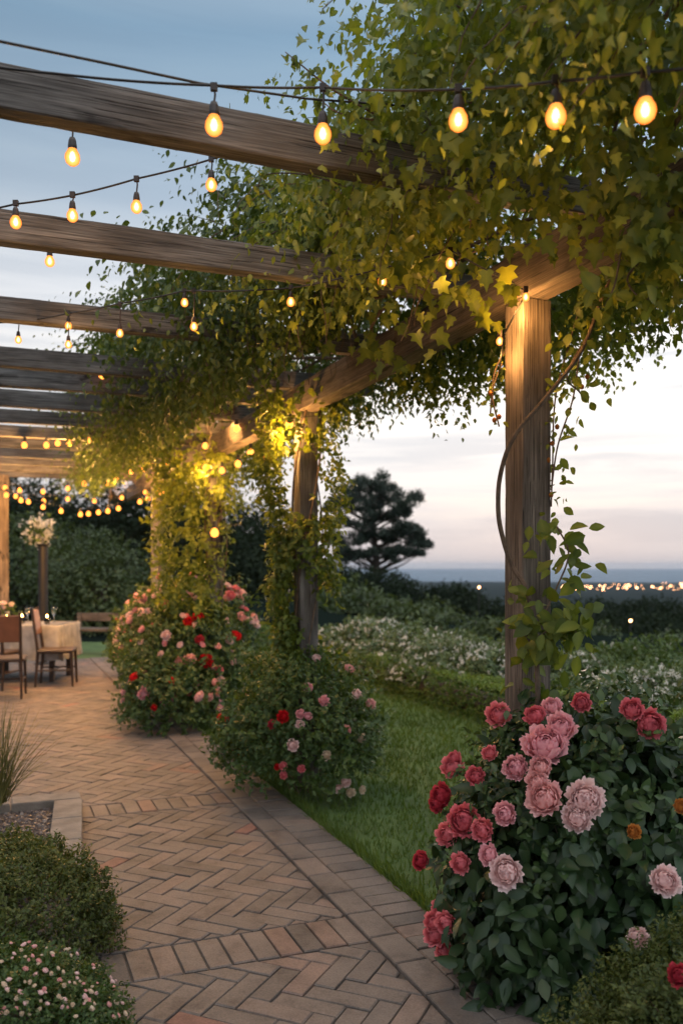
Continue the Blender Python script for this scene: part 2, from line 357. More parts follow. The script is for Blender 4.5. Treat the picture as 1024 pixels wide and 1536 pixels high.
# ------------------------------------------------------------------ terrain
def hz(x,y):
    D=np.hypot(x,y); z=np.zeros_like(D)
    s=np.clip((D-13)/70,0,1); z-=8.5*s*s*(3-2*s)*1.0
    s=np.clip((D-85)/500,0,1); z-=52*s*s*(3-2*s)
    hm=np.clip((D-14)/16,0,1); hm=hm*hm*(3-2*hm); hill=hm*9.0*np.exp(-((x+14)/19)**2-((y-62)/26)**2); z+=hill
    z+=hm*6.0*np.exp(-((x+34)/22)**2-((y-40)/30)**2)
    z-=.02*(D<13)*np.clip(D-12,0,1)
    return z
def hzp(x,y): return float(hz(np.array([x]),np.array([y]))[0])
mb=MB()
rad=np.concatenate([[0.01],np.linspace(1,20,20),np.geomspace(21,3800,70)]); an=np.linspace(0,2*math.pi,121)[:-1]
RR,AA=np.meshgrid(rad,an,indexing='ij'); X=RR*np.sin(AA); Y=RR*np.cos(AA); Z=hz(X,Y)-.03
n=len(an); i=np.arange(len(rad)-1)[:,None]; j=np.arange(n)[None]; Q=np.stack([i*n+j,i*n+(j+1)%n,(i+1)*n+(j+1)%n,(i+1)*n+j],-1).reshape(-1,4)
mb.add(np.stack([X,Y,Z],-1).reshape(-1,3),Q[:, ::-1])
m,nt,ns,ls,b=mat('terrain'); tcn=ns.new('ShaderNodeTexCoord'); nz=ns.new('ShaderNodeTexNoise'); nz.inputs['Scale'].default_value=.012; nz.inputs['Detail'].default_value=12
ls.new(tcn.outputs['Object'],nz.inputs['Vector']); r=ramp(ns,[(.35,(.008,.013,.011)),(.55,(.013,.020,.015)),(.7,(.022,.027,.022))]); ls.new(nz.outputs['Fac'],r.inputs['Fac']); ls.new(r.outputs[0],b.inputs['Base Color']); b.inputs['Roughness'].default_value=1; b.inputs['Specular IOR Level'].default_value=0
mb.build('terrain',m,smooth=True)['kind']='structure'
mb=MB(); rad=np.array([3300,5000,8000,12000,16000.]); RR,AA=np.meshgrid(rad,an,indexing='ij'); i=np.arange(len(rad)-1)[:,None]
Q=np.stack([i*n+j,i*n+(j+1)%n,(i+1)*n+(j+1)%n,(i+1)*n+j],-1).reshape(-1,4)
mb.add(np.stack([RR*np.sin(AA),RR*np.cos(AA),0*RR-60.2],-1).reshape(-1,3),Q[:,::-1])
m,nt,ns,ls,b=mat('sea'); b.inputs['Base Color'].default_value=(.10,.16,.22,1); b.inputs['Roughness'].default_value=.9; b.inputs['Specular IOR Level'].default_value=.1
mb.build('sea',m)['kind']='structure'

# lawn sheet + paving bed
mb=MB(); pts=[P(-2,1.66),P(-2,9),P(4,9)]+[np.array(p+(0,)) for p in [(6,9.5),(3,13.5),(-2,16.5),(-9,17.5),(-14,16)]]+[P(14.2,-6),P(14.2,1.66)]
c=np.mean(pts,0); V=np.array(pts+[c]); V[:,2]=.004; n=len(pts); mb.add(V,[(i,(i+1)%n,n) for i in range(n)])
lawn_m=simple('lawn_soil',(.08,.14,.035),.95,c2=(.05,.09,.022),scale=3,bump=.6,bscale=60)
mb.build('lawn',lawn_m)['kind']='structure'
mb=MB(); V=np.array([P(-2,-7),P(-2,1.7),P(14.4,1.7),P(14.4,-7)]); V[:,2]=.0125; mb.add(V,[(0,1,2,3)])
mort=simple('mortar',(.11,.092,.078),.95,scale=20,bump=.4)
mb.build('path',mort)['kind']='structure'

# pavers
m,nt,ns,ls,b=mat('brick_paver'); at=ns.new('ShaderNodeAttribute'); at.attribute_name='tint'; tcn=ns.new('ShaderNodeTexCoord')
r=ramp(ns,[(0,(.108,.096,.089)),(.35,(.152,.131,.118)),(.6,(.182,.148,.130)),(.8,(.20,.138,.115)),(1,(.20,.105,.088))]); ls.new(at.outputs['Fac'],r.inputs['Fac'])
n1=ns.new('ShaderNodeTexNoise'); n1.inputs['Scale'].default_value=5; n1.inputs['Detail'].default_value=9; n1.inputs['Roughness'].default_value=.7; ls.new(tcn.outputs['Object'],n1.inputs['Vector'])
r1=ramp(ns,[(.32,(.50,.48,.47)),(.47,(.92,.90,.88)),(.64,(1.18,1.14,1.10))]); ls.new(n1.outputs['Fac'],r1.inputs['Fac'])
n2=ns.new('ShaderNodeTexNoise'); n2.inputs['Scale'].default_value=130; n2.inputs['Detail'].default_value=6; ls.new(tcn.outputs['Object'],n2.inputs['Vector'])
r2=ramp(ns,[(.3,(.75,.75,.75)),(.7,(1.15,1.15,1.15))]); ls.new(n2.outputs['Fac'],r2.inputs['Fac'])
a=ns.new('ShaderNodeMixRGB'); a.blend_type='MULTIPLY'; a.inputs[0].default_value=1; ls.new(r.outputs[0],a.inputs[1]); ls.new(r1.outputs[0],a.inputs[2])
a2=ns.new('ShaderNodeMixRGB'); a2.blend_type='MULTIPLY'; a2.inputs[0].default_value=1; ls.new(a.outputs[0],a2.inputs[1]); ls.new(r2.outputs[0],a2.inputs[2])
ls.new(a2.outputs[0],b.inputs['Base Color']); b.inputs['Roughness'].default_value=.68
hh=math_(ns,ls,'ADD',math_(ns,ls,'MULTIPLY',n2.outputs['Fac'],.4),n1.outputs['Fac'])
bp=ns.new('ShaderNodeBump'); bp.inputs['Strength'].default_value=.55; bp.inputs['Distance'].default_value=.006; ls.new(hh,bp.inputs['Height']); ls.new(bp.outputs[0],b.inputs['Normal'])
M['brick']=m
mb=MB()
def clip(poly,nx,ny,c):
    out=[]
    for i in range(len(poly)):
        p,q=poly[i],poly[(i+1)%len(poly)]; dp=nx*p[0]+ny*p[1]-c; dq=nx*q[0]+ny*q[1]-c
        if dp<=0: out.append(p)
        if dp*dq<0: t=dp/(dp-dq); out.append((p[0]+t*(q[0]-p[0]),p[1]+t*(q[1]-p[1])))
    return out
def paver(poly,h=.021,tone=None):        # poly in (a,b)
    if len(poly)<3: return
    ar=abs(sum(poly[i][0]*poly[(i+1)%len(poly)][1]-poly[(i+1)%len(poly)][0]*poly[i][1] for i in range(len(poly))))/2
    if ar<.0012: return
    c=np.mean(poly,0); z=h+random.uniform(-.0022,.0022); tx,ty=random.gauss(0,.006),random.gauss(0,.006)
    q=[c+(np.array(p)-c)*(1-.0022/max(.02,np.linalg.norm(np.array(p)-c)))+np.random.default_rng(int(ar*1e7)).normal(0,.0007,2) for p in poly]
    q2=[c+(p-c)*(1-.007/max(.02,np.linalg.norm(p-c))) for p in q]
    n=len(q); V=[P(p[0],p[1],.004) for p in q]+[P(p[0],p[1],z-.004+(p-c)@(tx,ty)) for p in q]+[P(p[0],p[1],z+(p-c)@(tx,ty)) for p in q2]
    t=tone if tone is not None else min(1,max(0,random.gauss(.34,.17)+(.45 if random.random()<.02 else 0)))
    fs=[]
    for i in range(n):
        j=(i+1)%n; fs+=[(i,j,n+j,n+i),(n+i,n+j,2*n+j,2*n+i)]
    mb.add(V,fs+[tuple(2*n+i for i in range(n))],t)
L_,W_=.252,.084
def herring(a0,a1,b0,b1,ang,off=(0,0)):
    ca,sa=math.cos(ang),math.sin(ang); R0=max(a1-a0,b1-b0)*1.6; cx,cy=(a0+a1)/2+off[0],(b0+b1)/2+off[1]
    # herringbone with general aspect: rows shifted by W
    N=int(R0/W_)+4; K=int(R0/(L_))+4
    for i in range(-N,N):
        for k in range(-K,K):
            for o in (0,1):
                if o==0: x0=i*W_+k*2*L_; y0=i*W_; x0b,y0b=L_,W_
                else:    x0=i*W_+k*2*L_+L_; y0=i*W_+W_-L_; x0b,y0b=W_,L_
                # second family uses L x W bricks standing
                x0-=0; 
                g=.0012
                rc=[(x0+g,y0+g),(x0+x0b-g,y0+g),(x0+x0b-g,y0+y0b-g),(x0+g,y0+y0b-g)]
                pl=[(cx+ca*p[0]-sa*p[1],cy+sa*p[0]+ca*p[1]) for p in rc]
                m_=np.mean(pl,0)
                if not(a0-.25<m_[0]<a1+.25 and b0-.25<m_[1]<b1+.25): continue
                pl=clip(pl,-1,0,-a0-.003);  pl=clip(pl,1,0,a1-.003) if pl else pl
                pl=clip(pl,0,-1,-b0-.003) if pl else pl; pl=clip(pl,0,1,b1-.0005) if pl else pl
                if pl: paver(pl)
BE=1.36
herring(1.2,3.13,-1.2,BE,R(45)); herring(3.39,5.27,-.6,BE,R(45)); herring(5.53,14.3,-4.2,BE,R(45))
def course(a0,a1,b0,b1,n,along_b=True):
    for i in range(n):
        t=lambda k:k/n
        if along_b: x=[b0+(b1-b0)*t(i)+.003,b0+(b1-b0)*t(i+1)-.003]; paver([(a0+.003,x[0]),(a0+.003,x[1]),(a1-.003,x[1]),(a1-.003,x[0])],.022,min(1,max(0,random.gauss(.42,.2)+(.4 if random.random()<.1 else 0))))
        else: x=[a0+(a1-a0)*t(i)+.002,a0+(a1-a0)*t(i+1)-.002]; paver([(x[0],b0+.001),(x[0],b1-.001),(x[1],b1-.001),(x[1],b0+.001)],.032,min(1,max(0,random.gauss(.3,.16))))
course(3.13,3.39,-1.2,BE,28); course(5.27,5.53,-4.2,BE,60)
course(1.2,14.3,BE,BE+.13,54,False); course(1.2,14.3,BE+.13,BE+.34,118,False)
po=mb.build('paving',M['brick']); po['kind']='structure'

# lawn blades
n=90000
D=3.0+rng.random(n)**.75*12; px=rng.uniform(180,1060,n); x=(px-512)/F*D; y=D
bb=CA*x+SA*y; aa=-SA*x+CA*y
hedge_pts=[(-1.6,16.2),(-.6,13.6),(.33,10.9),(1.0,9.0),(1.62,7.6),(2.35,6.6),(3.3,5.9),(4.6,5.4)]
hx=np.interp(y,[p[1] for p in hedge_pts][::-1],[p[0] for p in hedge_pts][::-1])
k=(bb>1.69)&(x<hx+.2)
x,y=x[k],y[k]; n=len(x); pos=np.stack([x,y,np.full(n,.004)],-1)
ax=rdir(n)*.45+np.array((0,0,1.)); h=rng.uniform(.022,.05,n); d=np.hypot(x,y)
mb=MB(); tt=.45+.2*lump(pos,1.2,3)+rng.normal(0,.15,n)
add_leaves(mb,'needle',pos,ax,rdir(n),h*(1+.02*d),np.clip(tt,0,1),wide=(1.4+.35*d)[:,None,None])
# longer tufts spilling over the paving edge
n=5200; ea=rng.uniform(3,9.5,n); eb=1.70+np.abs(rng.normal(0,.04,n)); pos=np.stack([P(a_,b_,.004) for a_,b_ in zip(ea,eb)])
add_leaves(mb,'needle',pos,rdir(n)*.5+np.array((-.35,-.1,1.)),rdir(n),rng.uniform(.03,.085,n),np.clip(rng.normal(.5,.2,n),0,1),wide=np.full((n,1,1),2.2))
tag(mb.build('grass',M['grass']),'short green lawn grass beside the brick path','grass',kind='stuff')
# ------------------------------------------------------------------ pergola
perg=empty('pergola',P(8,0,0),'weathered timber pergola with square posts and bare rafters over the brick path','pergola')
def timber(name,p0,p1,w,h,m,parent,rough=.002,up=(0,0,1),seg=None,chip=.006,taper_end=False):
    p0,p1=np.array(p0,float),np.array(p1,float); L=np.linalg.norm(p1-p0); ex=(p1-p0)/L; ez=np.array(up,float); ey=fnorm(np.cross(ez,ex)); ez=np.cross(ex,ey)
    seg=seg or max(6,int(L/.05)); c=.004
    prof=[(-w/2+c,-h/2),(w/2-c,-h/2),(w/2,-h/2+c),(w/2,0),(w/2,h/2-c),(w/2-c,h/2),(-w/2+c,h/2),(-w/2,h/2-c),(-w/2,0),(-w/2,-h/2+c)]
    sd=random.uniform(0,100); V=[]; m_=len(prof)
    for i in range(seg+1):
        x=L*i/seg
        wob=(.0015*math.sin(x*1.3+sd),.0025*math.sin(x*.9+sd*2))
        for k,(y,z) in enumerate(prof):
            nn=noise.noise((x*3.3+sd,k*.35,0)); n2=noise.noise((x*13+sd,k*2.1,5))
            f=1-chip*abs(n2)/h*(1 if k not in(3,8) else 0)
            V.append((x,y*f+rough*nn+wob[0],z*f+rough*nn+wob[1]))
    fs=[]
    for i in range(seg):
        for k in range(m_): fs.append((i*m_+k,i*m_+(k+1)%m_,(i+1)*m_+(k+1)%m_,(i+1)*m_+k))
    fs.append(tuple(range(m_))[::-1]); fs.append(tuple(seg*m_+k for k in range(m_)))
    mb=MB(); mb.add(V,fs); o=mb.build(name,m)
    org=np.zeros(3); q=parent
    while q is not None: org=org+np.array(q.location); q=q.parent
    o.parent=parent; mt=Matrix((ex,ey,ez)).transposed().to_4x4(); mt.translation=Vector(p0-org); o.matrix_basis=mt
    return o
PB=2.01; PO=[3.01,5.75,8.49,11.9]
ZB,ZT=2.57,2.76
for i,a in enumerate(PO):
    timber('post',P(a,PB,-.02),P(a,PB,ZB-.002),.135,.135,M['wood'] if i else M['brownwood'],perg,up=P(1,0,0))
timber('beam',P(1.2,PB-.01,(ZB+ZT)/2),P(14.4,PB-.01,(ZB+ZT)/2),.13,ZT-ZB,M['brownwood'],perg)
timber('beam',P(1.2,-2.4,(ZB+ZT)/2),P(14.4,-2.4,(ZB+ZT)/2),.13,ZT-ZB,M['wood'],perg)
for a in (3.01,8.49,13.2): timber('post',P(a,-2.4,-.02),P(a,-2.4,ZB-.002),.135,.135,M['wood'],perg,up=P(1,0,0))
timber('post',P(12.75,.07,-.02),P(12.75,.07,2.74),.14,.14,M['brownwood'],perg,up=P(1,0,0))
RA=[1.3,2.57,3.62,4.75,5.85,6.5,7.3,8.15,9.0,9.85,10.7,11.5,12.3,13.1]
for i,a in enumerate(RA):
    hh=.125 if i<3 else random.uniform(.11,.135)
    timber('rafter',P(a+random.uniform(-.02,.02),-2.95,ZT-.012+hh/2),P(a,2.55,ZT-.012+hh/2),.075,hh,M['wood'],perg,rough=.003)
# a pair of short knee braces on the near post
for a,s in ((3.01,1),):
    pass
# ------------------------------------------------------------------ string lights
LIGHTS=[]
def string(label,pts,lamps,scale=1.0,power=1.0,wr=.0035,small=False,group='festoon lights strung under the pergola rafters'):
    """pts = list of (px,py,D) wire points; lamps = (px,py_bulb,D,drop)"""
    w=[U(*p) for p in pts]; root=empty('string_light',w[0],label,'string lights',group)
    # smooth wire
    ww=[]
    for i in range(len(w)-1):
        sagz=.012*np.linalg.norm(w[i+1]-w[i])
        for t in np.linspace(0,1,8,endpoint=False): q=w[i]*(1-t)+w[i+1]*t; q=q+np.array((0,0,-4*sagz*t*(1-t))); ww.append(q)
    ww.append(w[-1]); mb=MB(); mb.tube(ww,wr,6); mb.build('wire',M['wire'],root)
    for (px,py,D,*dr) in lamps:
        c=U(px,py,D); s=scale
        if not small:
            dr=dr[0] if dr else .10
            mb=MB(); mb.lathe([(.0,.058*s),(.009*s,.057*s),(.012*s,.048*s),(.0145*s,.03*s),(.014*s,.018*s)],c,12)
            mb.tube([c+np.array((0,0,.055*s)),c+np.array((.003,0,max(dr,.06*s)*.8)),c+np.array((0,0,dr))],.003,5)
            mb.box(c+np.array((0,0,dr)),(.018,.012,.02))
            h=mb.build('lamp_holder',M['socket'] if s<.9 else M['socket'],root,smooth=False)
            mb=MB(); r_=.024*s; mb.lathe([(.012*s,.026*s),(.016*s,.016*s),(r_*.94,.004),(r_,-.009*s),(r_*.84,-.021*s),(r_*.48,-.029*s),(.0,-.0315*s)],c,16); mb.build('bulb',M['bulb'],h,smooth=True)
            mb=MB(); mb.lathe([(0,.016*s),(.006*s,.010*s),(.010*s,-.004*s),(.007*s,-.015*s),(0,-.02*s)],c,10); mb.build('filament',M['filament'],h,smooth=True)
        else:
            mb=MB(); mb.lathe([(0,.055*s),(.009*s,.052*s),(.011*s,.02*s),(.0,.02*s)],c,8); h=mb.build('lamp_holder',M['wire'],root)
            mb=MB(); mb.lathe([(.0,.022*s),(.014*s,.012*s),(.021*s,-.004*s),(.015*s,-.02*s),(0,-.026*s)],c,10); mb.build('bulb',M['bulb_far'],h,smooth=True)
        LIGHTS.append((c,power,root,small))
string('nearest festoon string with five large bulbs along the top of the first rafter',
  [(-60,92,2.2),(80,110,2.25),(320,128,2.3),(484,131,2.4),(687,134,2.15),(833,122,2.0),(967,108,1.9),(1100,95,1.85)],
  [(321,186,2.3,.098),(484,199,2.4,.125),(687,178,2.15,.075),(833,172,2.0,.08),(967,163,1.9,.08)],power=1.1)
mb=MB(); q=[U(-60,48,2.0),U(0,62,2.05),U(150,93,2.2),U(300,125,2.35),U(460,148,2.55),U(620,160,2.8)]; mb.tube(q,.0035,6)
tag(mb.build('bare_cable',M['wire'],at=q[0]),'thin bare cable crossing the sky above the first rafter','cable')
string('single bulb hanging behind the first rafter on a short drop',[(-40,150,2.72),(109,160,2.75),(250,178,2.82)],[(109,234,2.75,.155)],power=.8)
string('festoon string with four bulbs slanting up between the first and second rafters',
  [(-60,322,3.1),(24,306,3.1),(109,293,3.12),(205,268,3.13),(320,238,3.12),(420,206,3.0)],
  [(24,332,3.1,.065),(109,322,3.12,.072),(205,309,3.13,.098),(317,276,3.12,.09)],scale=.85)
string('single bulb hanging just below the second rafter',[(-40,330,3.85),(75,345,3.9),(180,362,3.95)],[(75,391,3.9,.14)],scale=.9,power=.8)
string('long festoon string with eight bulbs slanting below the second rafter into the vine',
  [(-60,484,4.5),(28,483,4.5),(103,470,4.4),(180,455,4.2),(277,436,4.0),(291,436,3.95),(436,432,3.7),(573,402,3.35),(675,375,3.15),(770,425,3.38)],
  [(28,509,4.5,.09),(103,488,4.4,.062),(103,516,4.38,.15),(180,499,4.2,.14),(277,453,4.0,.052),(291,489,3.95,.16),(436,452,3.7,.06),(573,421,3.33,.05),(675,394,3.12,.045)],scale=.72)
string('short string with three bulbs wound round the top of the nearest post',[(740,430,3.4),(778,432,3.38),(790,436,3.38),(756,500,3.42),(748,560,3.5)],
  [(770,443,3.42,.03),(788,445,3.37,.03),(749,511,3.47,.03)],scale=.62,power=1.5)
def small_string(label,pts,power=.95,scale=1.,D0=None):
    x,y,D=pts[0]; x1,y1,D1=pts[-1]
    wp=([(x-45,y-9,D)]+[(x,y-7,D) for x,y,D in pts]+[(x1+40,y1-12,D1)])
    string(label,wp,pts,scale=scale*1.4,power=power,wr=.003,small=True,group='small bulb garlands at the far end of the pergola')
small_string('small bulb garland running level below the middle rafters',[(-20,668,8.4),(37,667,8.4),(70,667,8.5),(87,664,8.6),(104,664,8.6),(135,660,8.6),(178,657,8.7),(222,650,8.8),(261,638,8.6),(308,668,8.2),(335,614,7.6),(355,642,7.4)])
small_string('single small bulb under the fifth rafter above the garlands',[(154,561,6.2)],power=.6)
small_string('upper sagging garland of small bulbs at the far end',[(8,731,11),(30,735,11),(65,737,11),(102,732,11),(127,725,11),(160,724,11),(175,718,11),(197,707,11),(216,703,11),(228,695,11),(244,690,11),(265,692,10.6)])
small_string('lower sagging garland of small bulbs at the far end',[(10,742,10.4),(32,750,10.4),(43,752,10.4),(65,760,10.4),(92,766,10.4),(121,771,10.4),(133,770,10.4),(148,768,10.4),(162,766,10.4),(178,762,10.4),(210,752,10.4),(222,747,10.4),(243,739,10.4)])
small_string('middle sagging garland of small bulbs at the far end',[(-10,738,11.6),(24,744,11.6),(66,751,11.6),(102,748,11.6),(142,751,11.6),(183,746,11.6),(218,738,11.6),(240,735,11.6)])
small_string('string of bulbs in the leafy column behind the second post',[(250,700,8.8),(308,700,8.3),(333,705,8),(357,695,7.6),(376,678,7.2),(395,690,7.0)],power=1.5)
small_string('pair of bulbs at the top of the second post',[(418,640,6.0),(434,635,5.95)],power=2.)
small_string('lone bulb hanging low beside the vine covered third post',[(322,798,8.2)],power=.8,scale=1.4)
for li,(c,pw,root,small) in enumerate(LIGHTS):
    if small and pw<1 and li%3: continue
    if small and pw<1: pw*=3.6
    l=bpy.data.lights.new('bulb_light','POINT'); l.energy=(1.5 if pw>1.3 else .8)*pw*(1 if not small else 6.5); l.color=(1,.47,.13); l.shadow_soft_size=.03
    o=bpy.data.objects.new('bulb_light',l); COL.objects.link(o); o.parent=root; o.location=Vector(c-np.array((0,0,.045 if small else .06)))-root.location

# ------------------------------------------------------------------ canopy vines
def vine_mass(name,label,a0,a1,ns_,size,kind,m,bc,rb,zc,rz,seed,steps=9,step=.055,droop=.35,dens_in=.25,hang=1.0,cull=True,base_t=.5,ends=0.):
    root=empty(name,P((a0+a1)/2,PB,ZT),label,'climbing plant','vines over the pergola')
    mb=MB(); st=MB()
    a=rng.uniform(a0,a1,ns_); th=rng.uniform(0,2*math.pi,ns_); rr=1-.55*rng.random(ns_)**1.6
    q=np.stack([a,np.cos(th),np.sin(th)],-1); k=1+.26*lump(q,1.6,seed)+.10*lump(q,5,seed)
    # taper the mass at its two ends
    k=k*np.clip(np.minimum(a-a0+ends,a1-a+.25)/.5,.25,1)**.5
    b=bc(a)+np.cos(th)*rb*rr*k; z=zc+np.sin(th)*np.where(np.sin(th)>0,rz,rz*.75)*rr*k
    pos=np.stack([-SA*a+CA*b,CA*a+SA*b,z],-1)
    d=np.stack([-SA*0+CA*np.cos(th),SA*np.cos(th),np.sin(th)],-1)+rdir(ns_)*.8; d=fnorm(d)
    t0=base_t+.25*lump(pos,2.5,seed)+rng.normal(0,.08,ns_)
    cur=pos.copy(); L=rng.uniform(.6,1.5,ns_)*hang; paths=[cur.copy()]
    allp=[];alld=[];alls=[];allt=[];alln=[]
    for s in range(steps):
        d=fnorm(d+rdir(ns_)*.28+np.array((0,0,-droop*.5))); cur=cur+d*(step*L)[:,None]
        paths.append(cur.copy())
        sd=fnorm(np.cross(d,np.array((0,0,1.)))+1e-6)*(1 if s%2 else -1)
        ax=sd*.8+d*.5+rdir(ns_)*.4; ax[:,2]-=.55
        allp.append(cur.copy()); alld.append(ax); alls.append(size*rng.uniform(.55,1.15,ns_)*(1-.35*s/steps)); allt.append(t0+rng.normal(0,.1,ns_)+.02*s)
        nrm=d*.5+rdir(ns_)*.9+np.array((-.1,-.1,.7)); alln.append(nrm)
    p=np.concatenate(allp); ax=np.concatenate(alld); sz=np.concatenate(alls); tt=np.concatenate(allt); nn=np.concatenate(alln)
    keep=np.ones(len(p),bool)
    bbv=CA*p[:,0]+SA*p[:,1]
    if cull:
        lim=1.5+.80*bbv+np.random.default_rng(3).uniform(-.12,.05,len(p))+.07*lump(p,2.2,1)
        keep&=~((bbv<2.1)&(p[:,2]<lim))
        keep&=~((bbv>=2.1)&(p[:,2]<2.42+.25*lump(p,1.9,2)))
    mixk=rng.random(len(p))<(.7 if kind=='vine' else 0)
    for kk,sel in ((kind,keep&~mixk),('ovate',keep&mixk)): add_leaves(mb,kk,p[sel],ax[sel],nn[sel],sz[sel]*(1 if kk==kind else 1.0),np.clip(tt[sel],0,1))
    mb.build('foliage',m,root)
    for i in range(0,ns_,max(1,ns_//260)):
        pp=np.array([q[i] for q in paths]); ok=1.5+.655*(CA*pp[:,0]+SA*pp[:,1])-.1<pp[:,2]
        if ok.sum()>3: st.tube(pp[ok],np.linspace(.004,.0015,ok.sum()),4)
    # woody runners along the beam
    for r_ in range(5):
        aa=np.linspace(a0,a1,int((a1-a0)/.15)+3); bb_=bc(aa)+.35*np.sin(aa*1.7+r_*2+seed); zz=ZT+.14+.10*np.sin(aa*2.3+r_)+.03*r_
        st.tube(np.stack([-SA*aa+CA*bb_,CA*aa+SA*bb_,zz],-1),.011-.001*r_,5)
    st.build('stem',M['bark'],root)
    return root
vine_mass('climbing_vine','broad leaved vine heaped over the near corner of the pergola',1.25,4.6,5400,.054,'vine',M['vine'],lambda a:2.14+.05*(a-2.5),.82,3.09,.55,2.,steps=9,ends=.6,base_t=.58)
vine_mass('climbing_vine','finer leaved vine covering the middle of the pergola beam',3.9,9.0,5200,.062,'ovate',M['vine_far'],lambda a:1.85-.05*(a-4),.85,3.12,.52,5.,steps=9,step=.045,base_t=.42)
vine_mass('climbing_vine','dark vine heaped over the far end of the pergola',8.6,13.4,2200,.075,'small',M['vine_far'],lambda a:1.7+0*a,.7,3.0,.40,8.,steps=8,step=.05,base_t=.35)
def climber(label,a,b,segs,size,kind,m,seed,base_t=.55,L=.18,ztop=2.7):
    root=empty('climbing_vine',P(a,b,0),label,'climbing plant','vines climbing the pergola posts'); mb=MB()
    for z0,z1,r0,r1,n,ang,sd,oa,ob in segs:
        z=rng.uniform(z0,z1,n); th=rng.uniform(0,2*math.pi,n) if ang is None else rng.normal(ang,sd,n)
        q=np.stack([np.cos(th),np.sin(th),z],-1); r=(r0+(r1-r0)*(z-z0)/(z1-z0))*(1+.5*lump(q,1.9,seed))*(.5+.5*rng.random(n)**.6)
        c=P(a+oa,b+ob); pos=np.stack([c[0]+r*np.cos(th),c[1]+r*np.sin(th),z],-1)
        d=fnorm(np.stack([np.cos(th),np.sin(th),-.2+0*z],-1)+rdir(n)*.6)
        shoots(mb,pos,d,L,6,kind,size,base_t+.22*lump(pos,3,seed)+rng.normal(0,.08,n),.9,.45,d)
    mb.build('foliage',m,root)
    st=MB(); base=P(a,b)
    for k in range(3):
        t=np.linspace(0,1,40); zz=ztop*t; an=k*1.6+t*5; rr=.095+.015*np.sin(t*9+k)
        st.tube(np.stack([base[0]+rr*np.cos(an)*1.05,base[1]+rr*np.sin(an)*1.05,zz],-1),.009-.0015*k,6)
    st.build('stem',M['bark'],root)
    return root
PI=math.pi
climber('leafy vine hanging on both sides of the second post with bare timber between',PO[1],PB,[(1.35,2.7,.14,.30,330,PI,.45,0,0),(1.35,2.3,.10,.17,120,0,.5,0,.02),(1.5,1.85,.15,.17,60,-PI/2,.5,0,0),(.7,1.45,.10,.16,150,PI,.5,0,-.02),(2.3,2.75,.2,.34,140,None,0,-.1,-.1),(.45,1.15,.26,.12,200,PI,.7,0,0),(.45,.95,.24,.12,110,0,.6,0,0)],.05,'ovate',M['vine'],1.,.5,L=.15)
climber('thick leafy vine column hiding the left side of the third post',PO[2],PB,[(.9,2.6,.20,.30,620,None,0,0,-.24),(2.1,2.8,.25,.4,260,None,0,0,-.05)],.06,'ovate',M['vine'],6.,.6)
# near post: woody stem and leaves
root=empty('climbing_vine',P(PO[0],PB,0),'woody stemmed vine curling up the nearest post with a few leaves','climbing plant','vines climbing the pergola posts')
st=MB()
def spline(pts,n=10):
    pts=[np.array(p) for p in pts]; pts=[2*pts[0]-pts[1]]+pts+[2*pts[-1]-pts[-2]]; o=[]
    for i in range(1,len(pts)-2):
        for t in np.linspace(0,1,n,endpoint=False):
            p0,p1,p2,p3=pts[i-1:i+3]; o.append(.5*((2*p1)+(-p0+p2)*t+(2*p0-5*p1+4*p2-p3)*t*t+(-p0+3*p1-3*p2+p3)*t**3))
    o.append(pts[-2]); return np.array(o)
main=spline([U(930,395,3.4),U(905,440,3.42),U(872,525,3.38),U(815,600,3.30),U(772,652,3.27),U(750,712,3.30),U(748,780,3.34),U(766,845,3.36),U(790,888,3.33),U(802,960,3.32),U(806,1060,3.34),U(800,1200,3.4)])
st.tube(main,np.linspace(.0075,.011,len(main)),7)
tw=[spline([U(868,535,3.38),U(858,600,3.4),U(836,668,3.42),U(826,735,3.45)]),spline([U(880,420,3.5),U(852,520,3.55),U(832,600,3.5),U(828,700,3.5),U(826,760,3.5)]),
    spline([U(905,445,3.4),U(888,490,3.42),U(850,560,3.45),U(870,590,3.5)]),spline([U(752,545,3.55),U(738,590,3.55),U(748,640,3.55)]),spline([U(760,520,3.6),U(741,560,3.6),U(735,620,3.6)]),
    spline([U(802,950,3.3),U(835,880,3.25),U(852,830,3.25),U(835,790,3.3)]),spline([U(800,960,3.3),U(850,930,3.22),U(868,960,3.22)])]
st.build('stem',M['bark'],root)
for t in tw: st=MB(); st.tube(t,.0035,5); st.build('tendril',M['bark'],root)
mb=MB()
def along(path,n,size,kind,t0,spread=.05):
    i=rng.integers(0,len(path),n); p=path[i]+rng.normal(0,spread,(n,3))*np.array((1,1,.6)); ax=rdir(n)*.8; ax[:,2]-=.5
    nn=rdir(n)*.6+np.array((-.2,-.8,.5)); add_leaves(mb,kind,p,ax,nn,size*rng.uniform(.6,1.2,n),np.clip(rng.normal(t0,.15,n),0,1))
along(tw[0],22,.05,'ovate',.8); along(tw[1],70,.034,'ovate',.75,.035); along(tw[2],60,.05,'ovate',.75,.06); along(tw[3],14,.03,'ovate',.8,.015); along(tw[4],14,.03,'ovate',.8,.015)
along(tw[5],70,.075,'ovate',.55,.06); along(tw[6],60,.085,'ovate',.5,.07); along(main[80:],75,.08,'ovate',.5,.06); along(main[:22],30,.06,'ovate',.7,.07)
mb.build('foliage',M['vine'],root)
for px,py in [(741,630),(748,625),(735,590),(826,742),(822,690),(860,572),(872,580),(835,640),(828,665),(880,565)]:
    mb=MB(); c=U(px,py,3.5); mb.lathe([(0,.012),(.008,.006),(.010,0),(.007,-.009),(0,-.012)],c,8); mb.build('bud',PET['orange'],root,smooth=True)
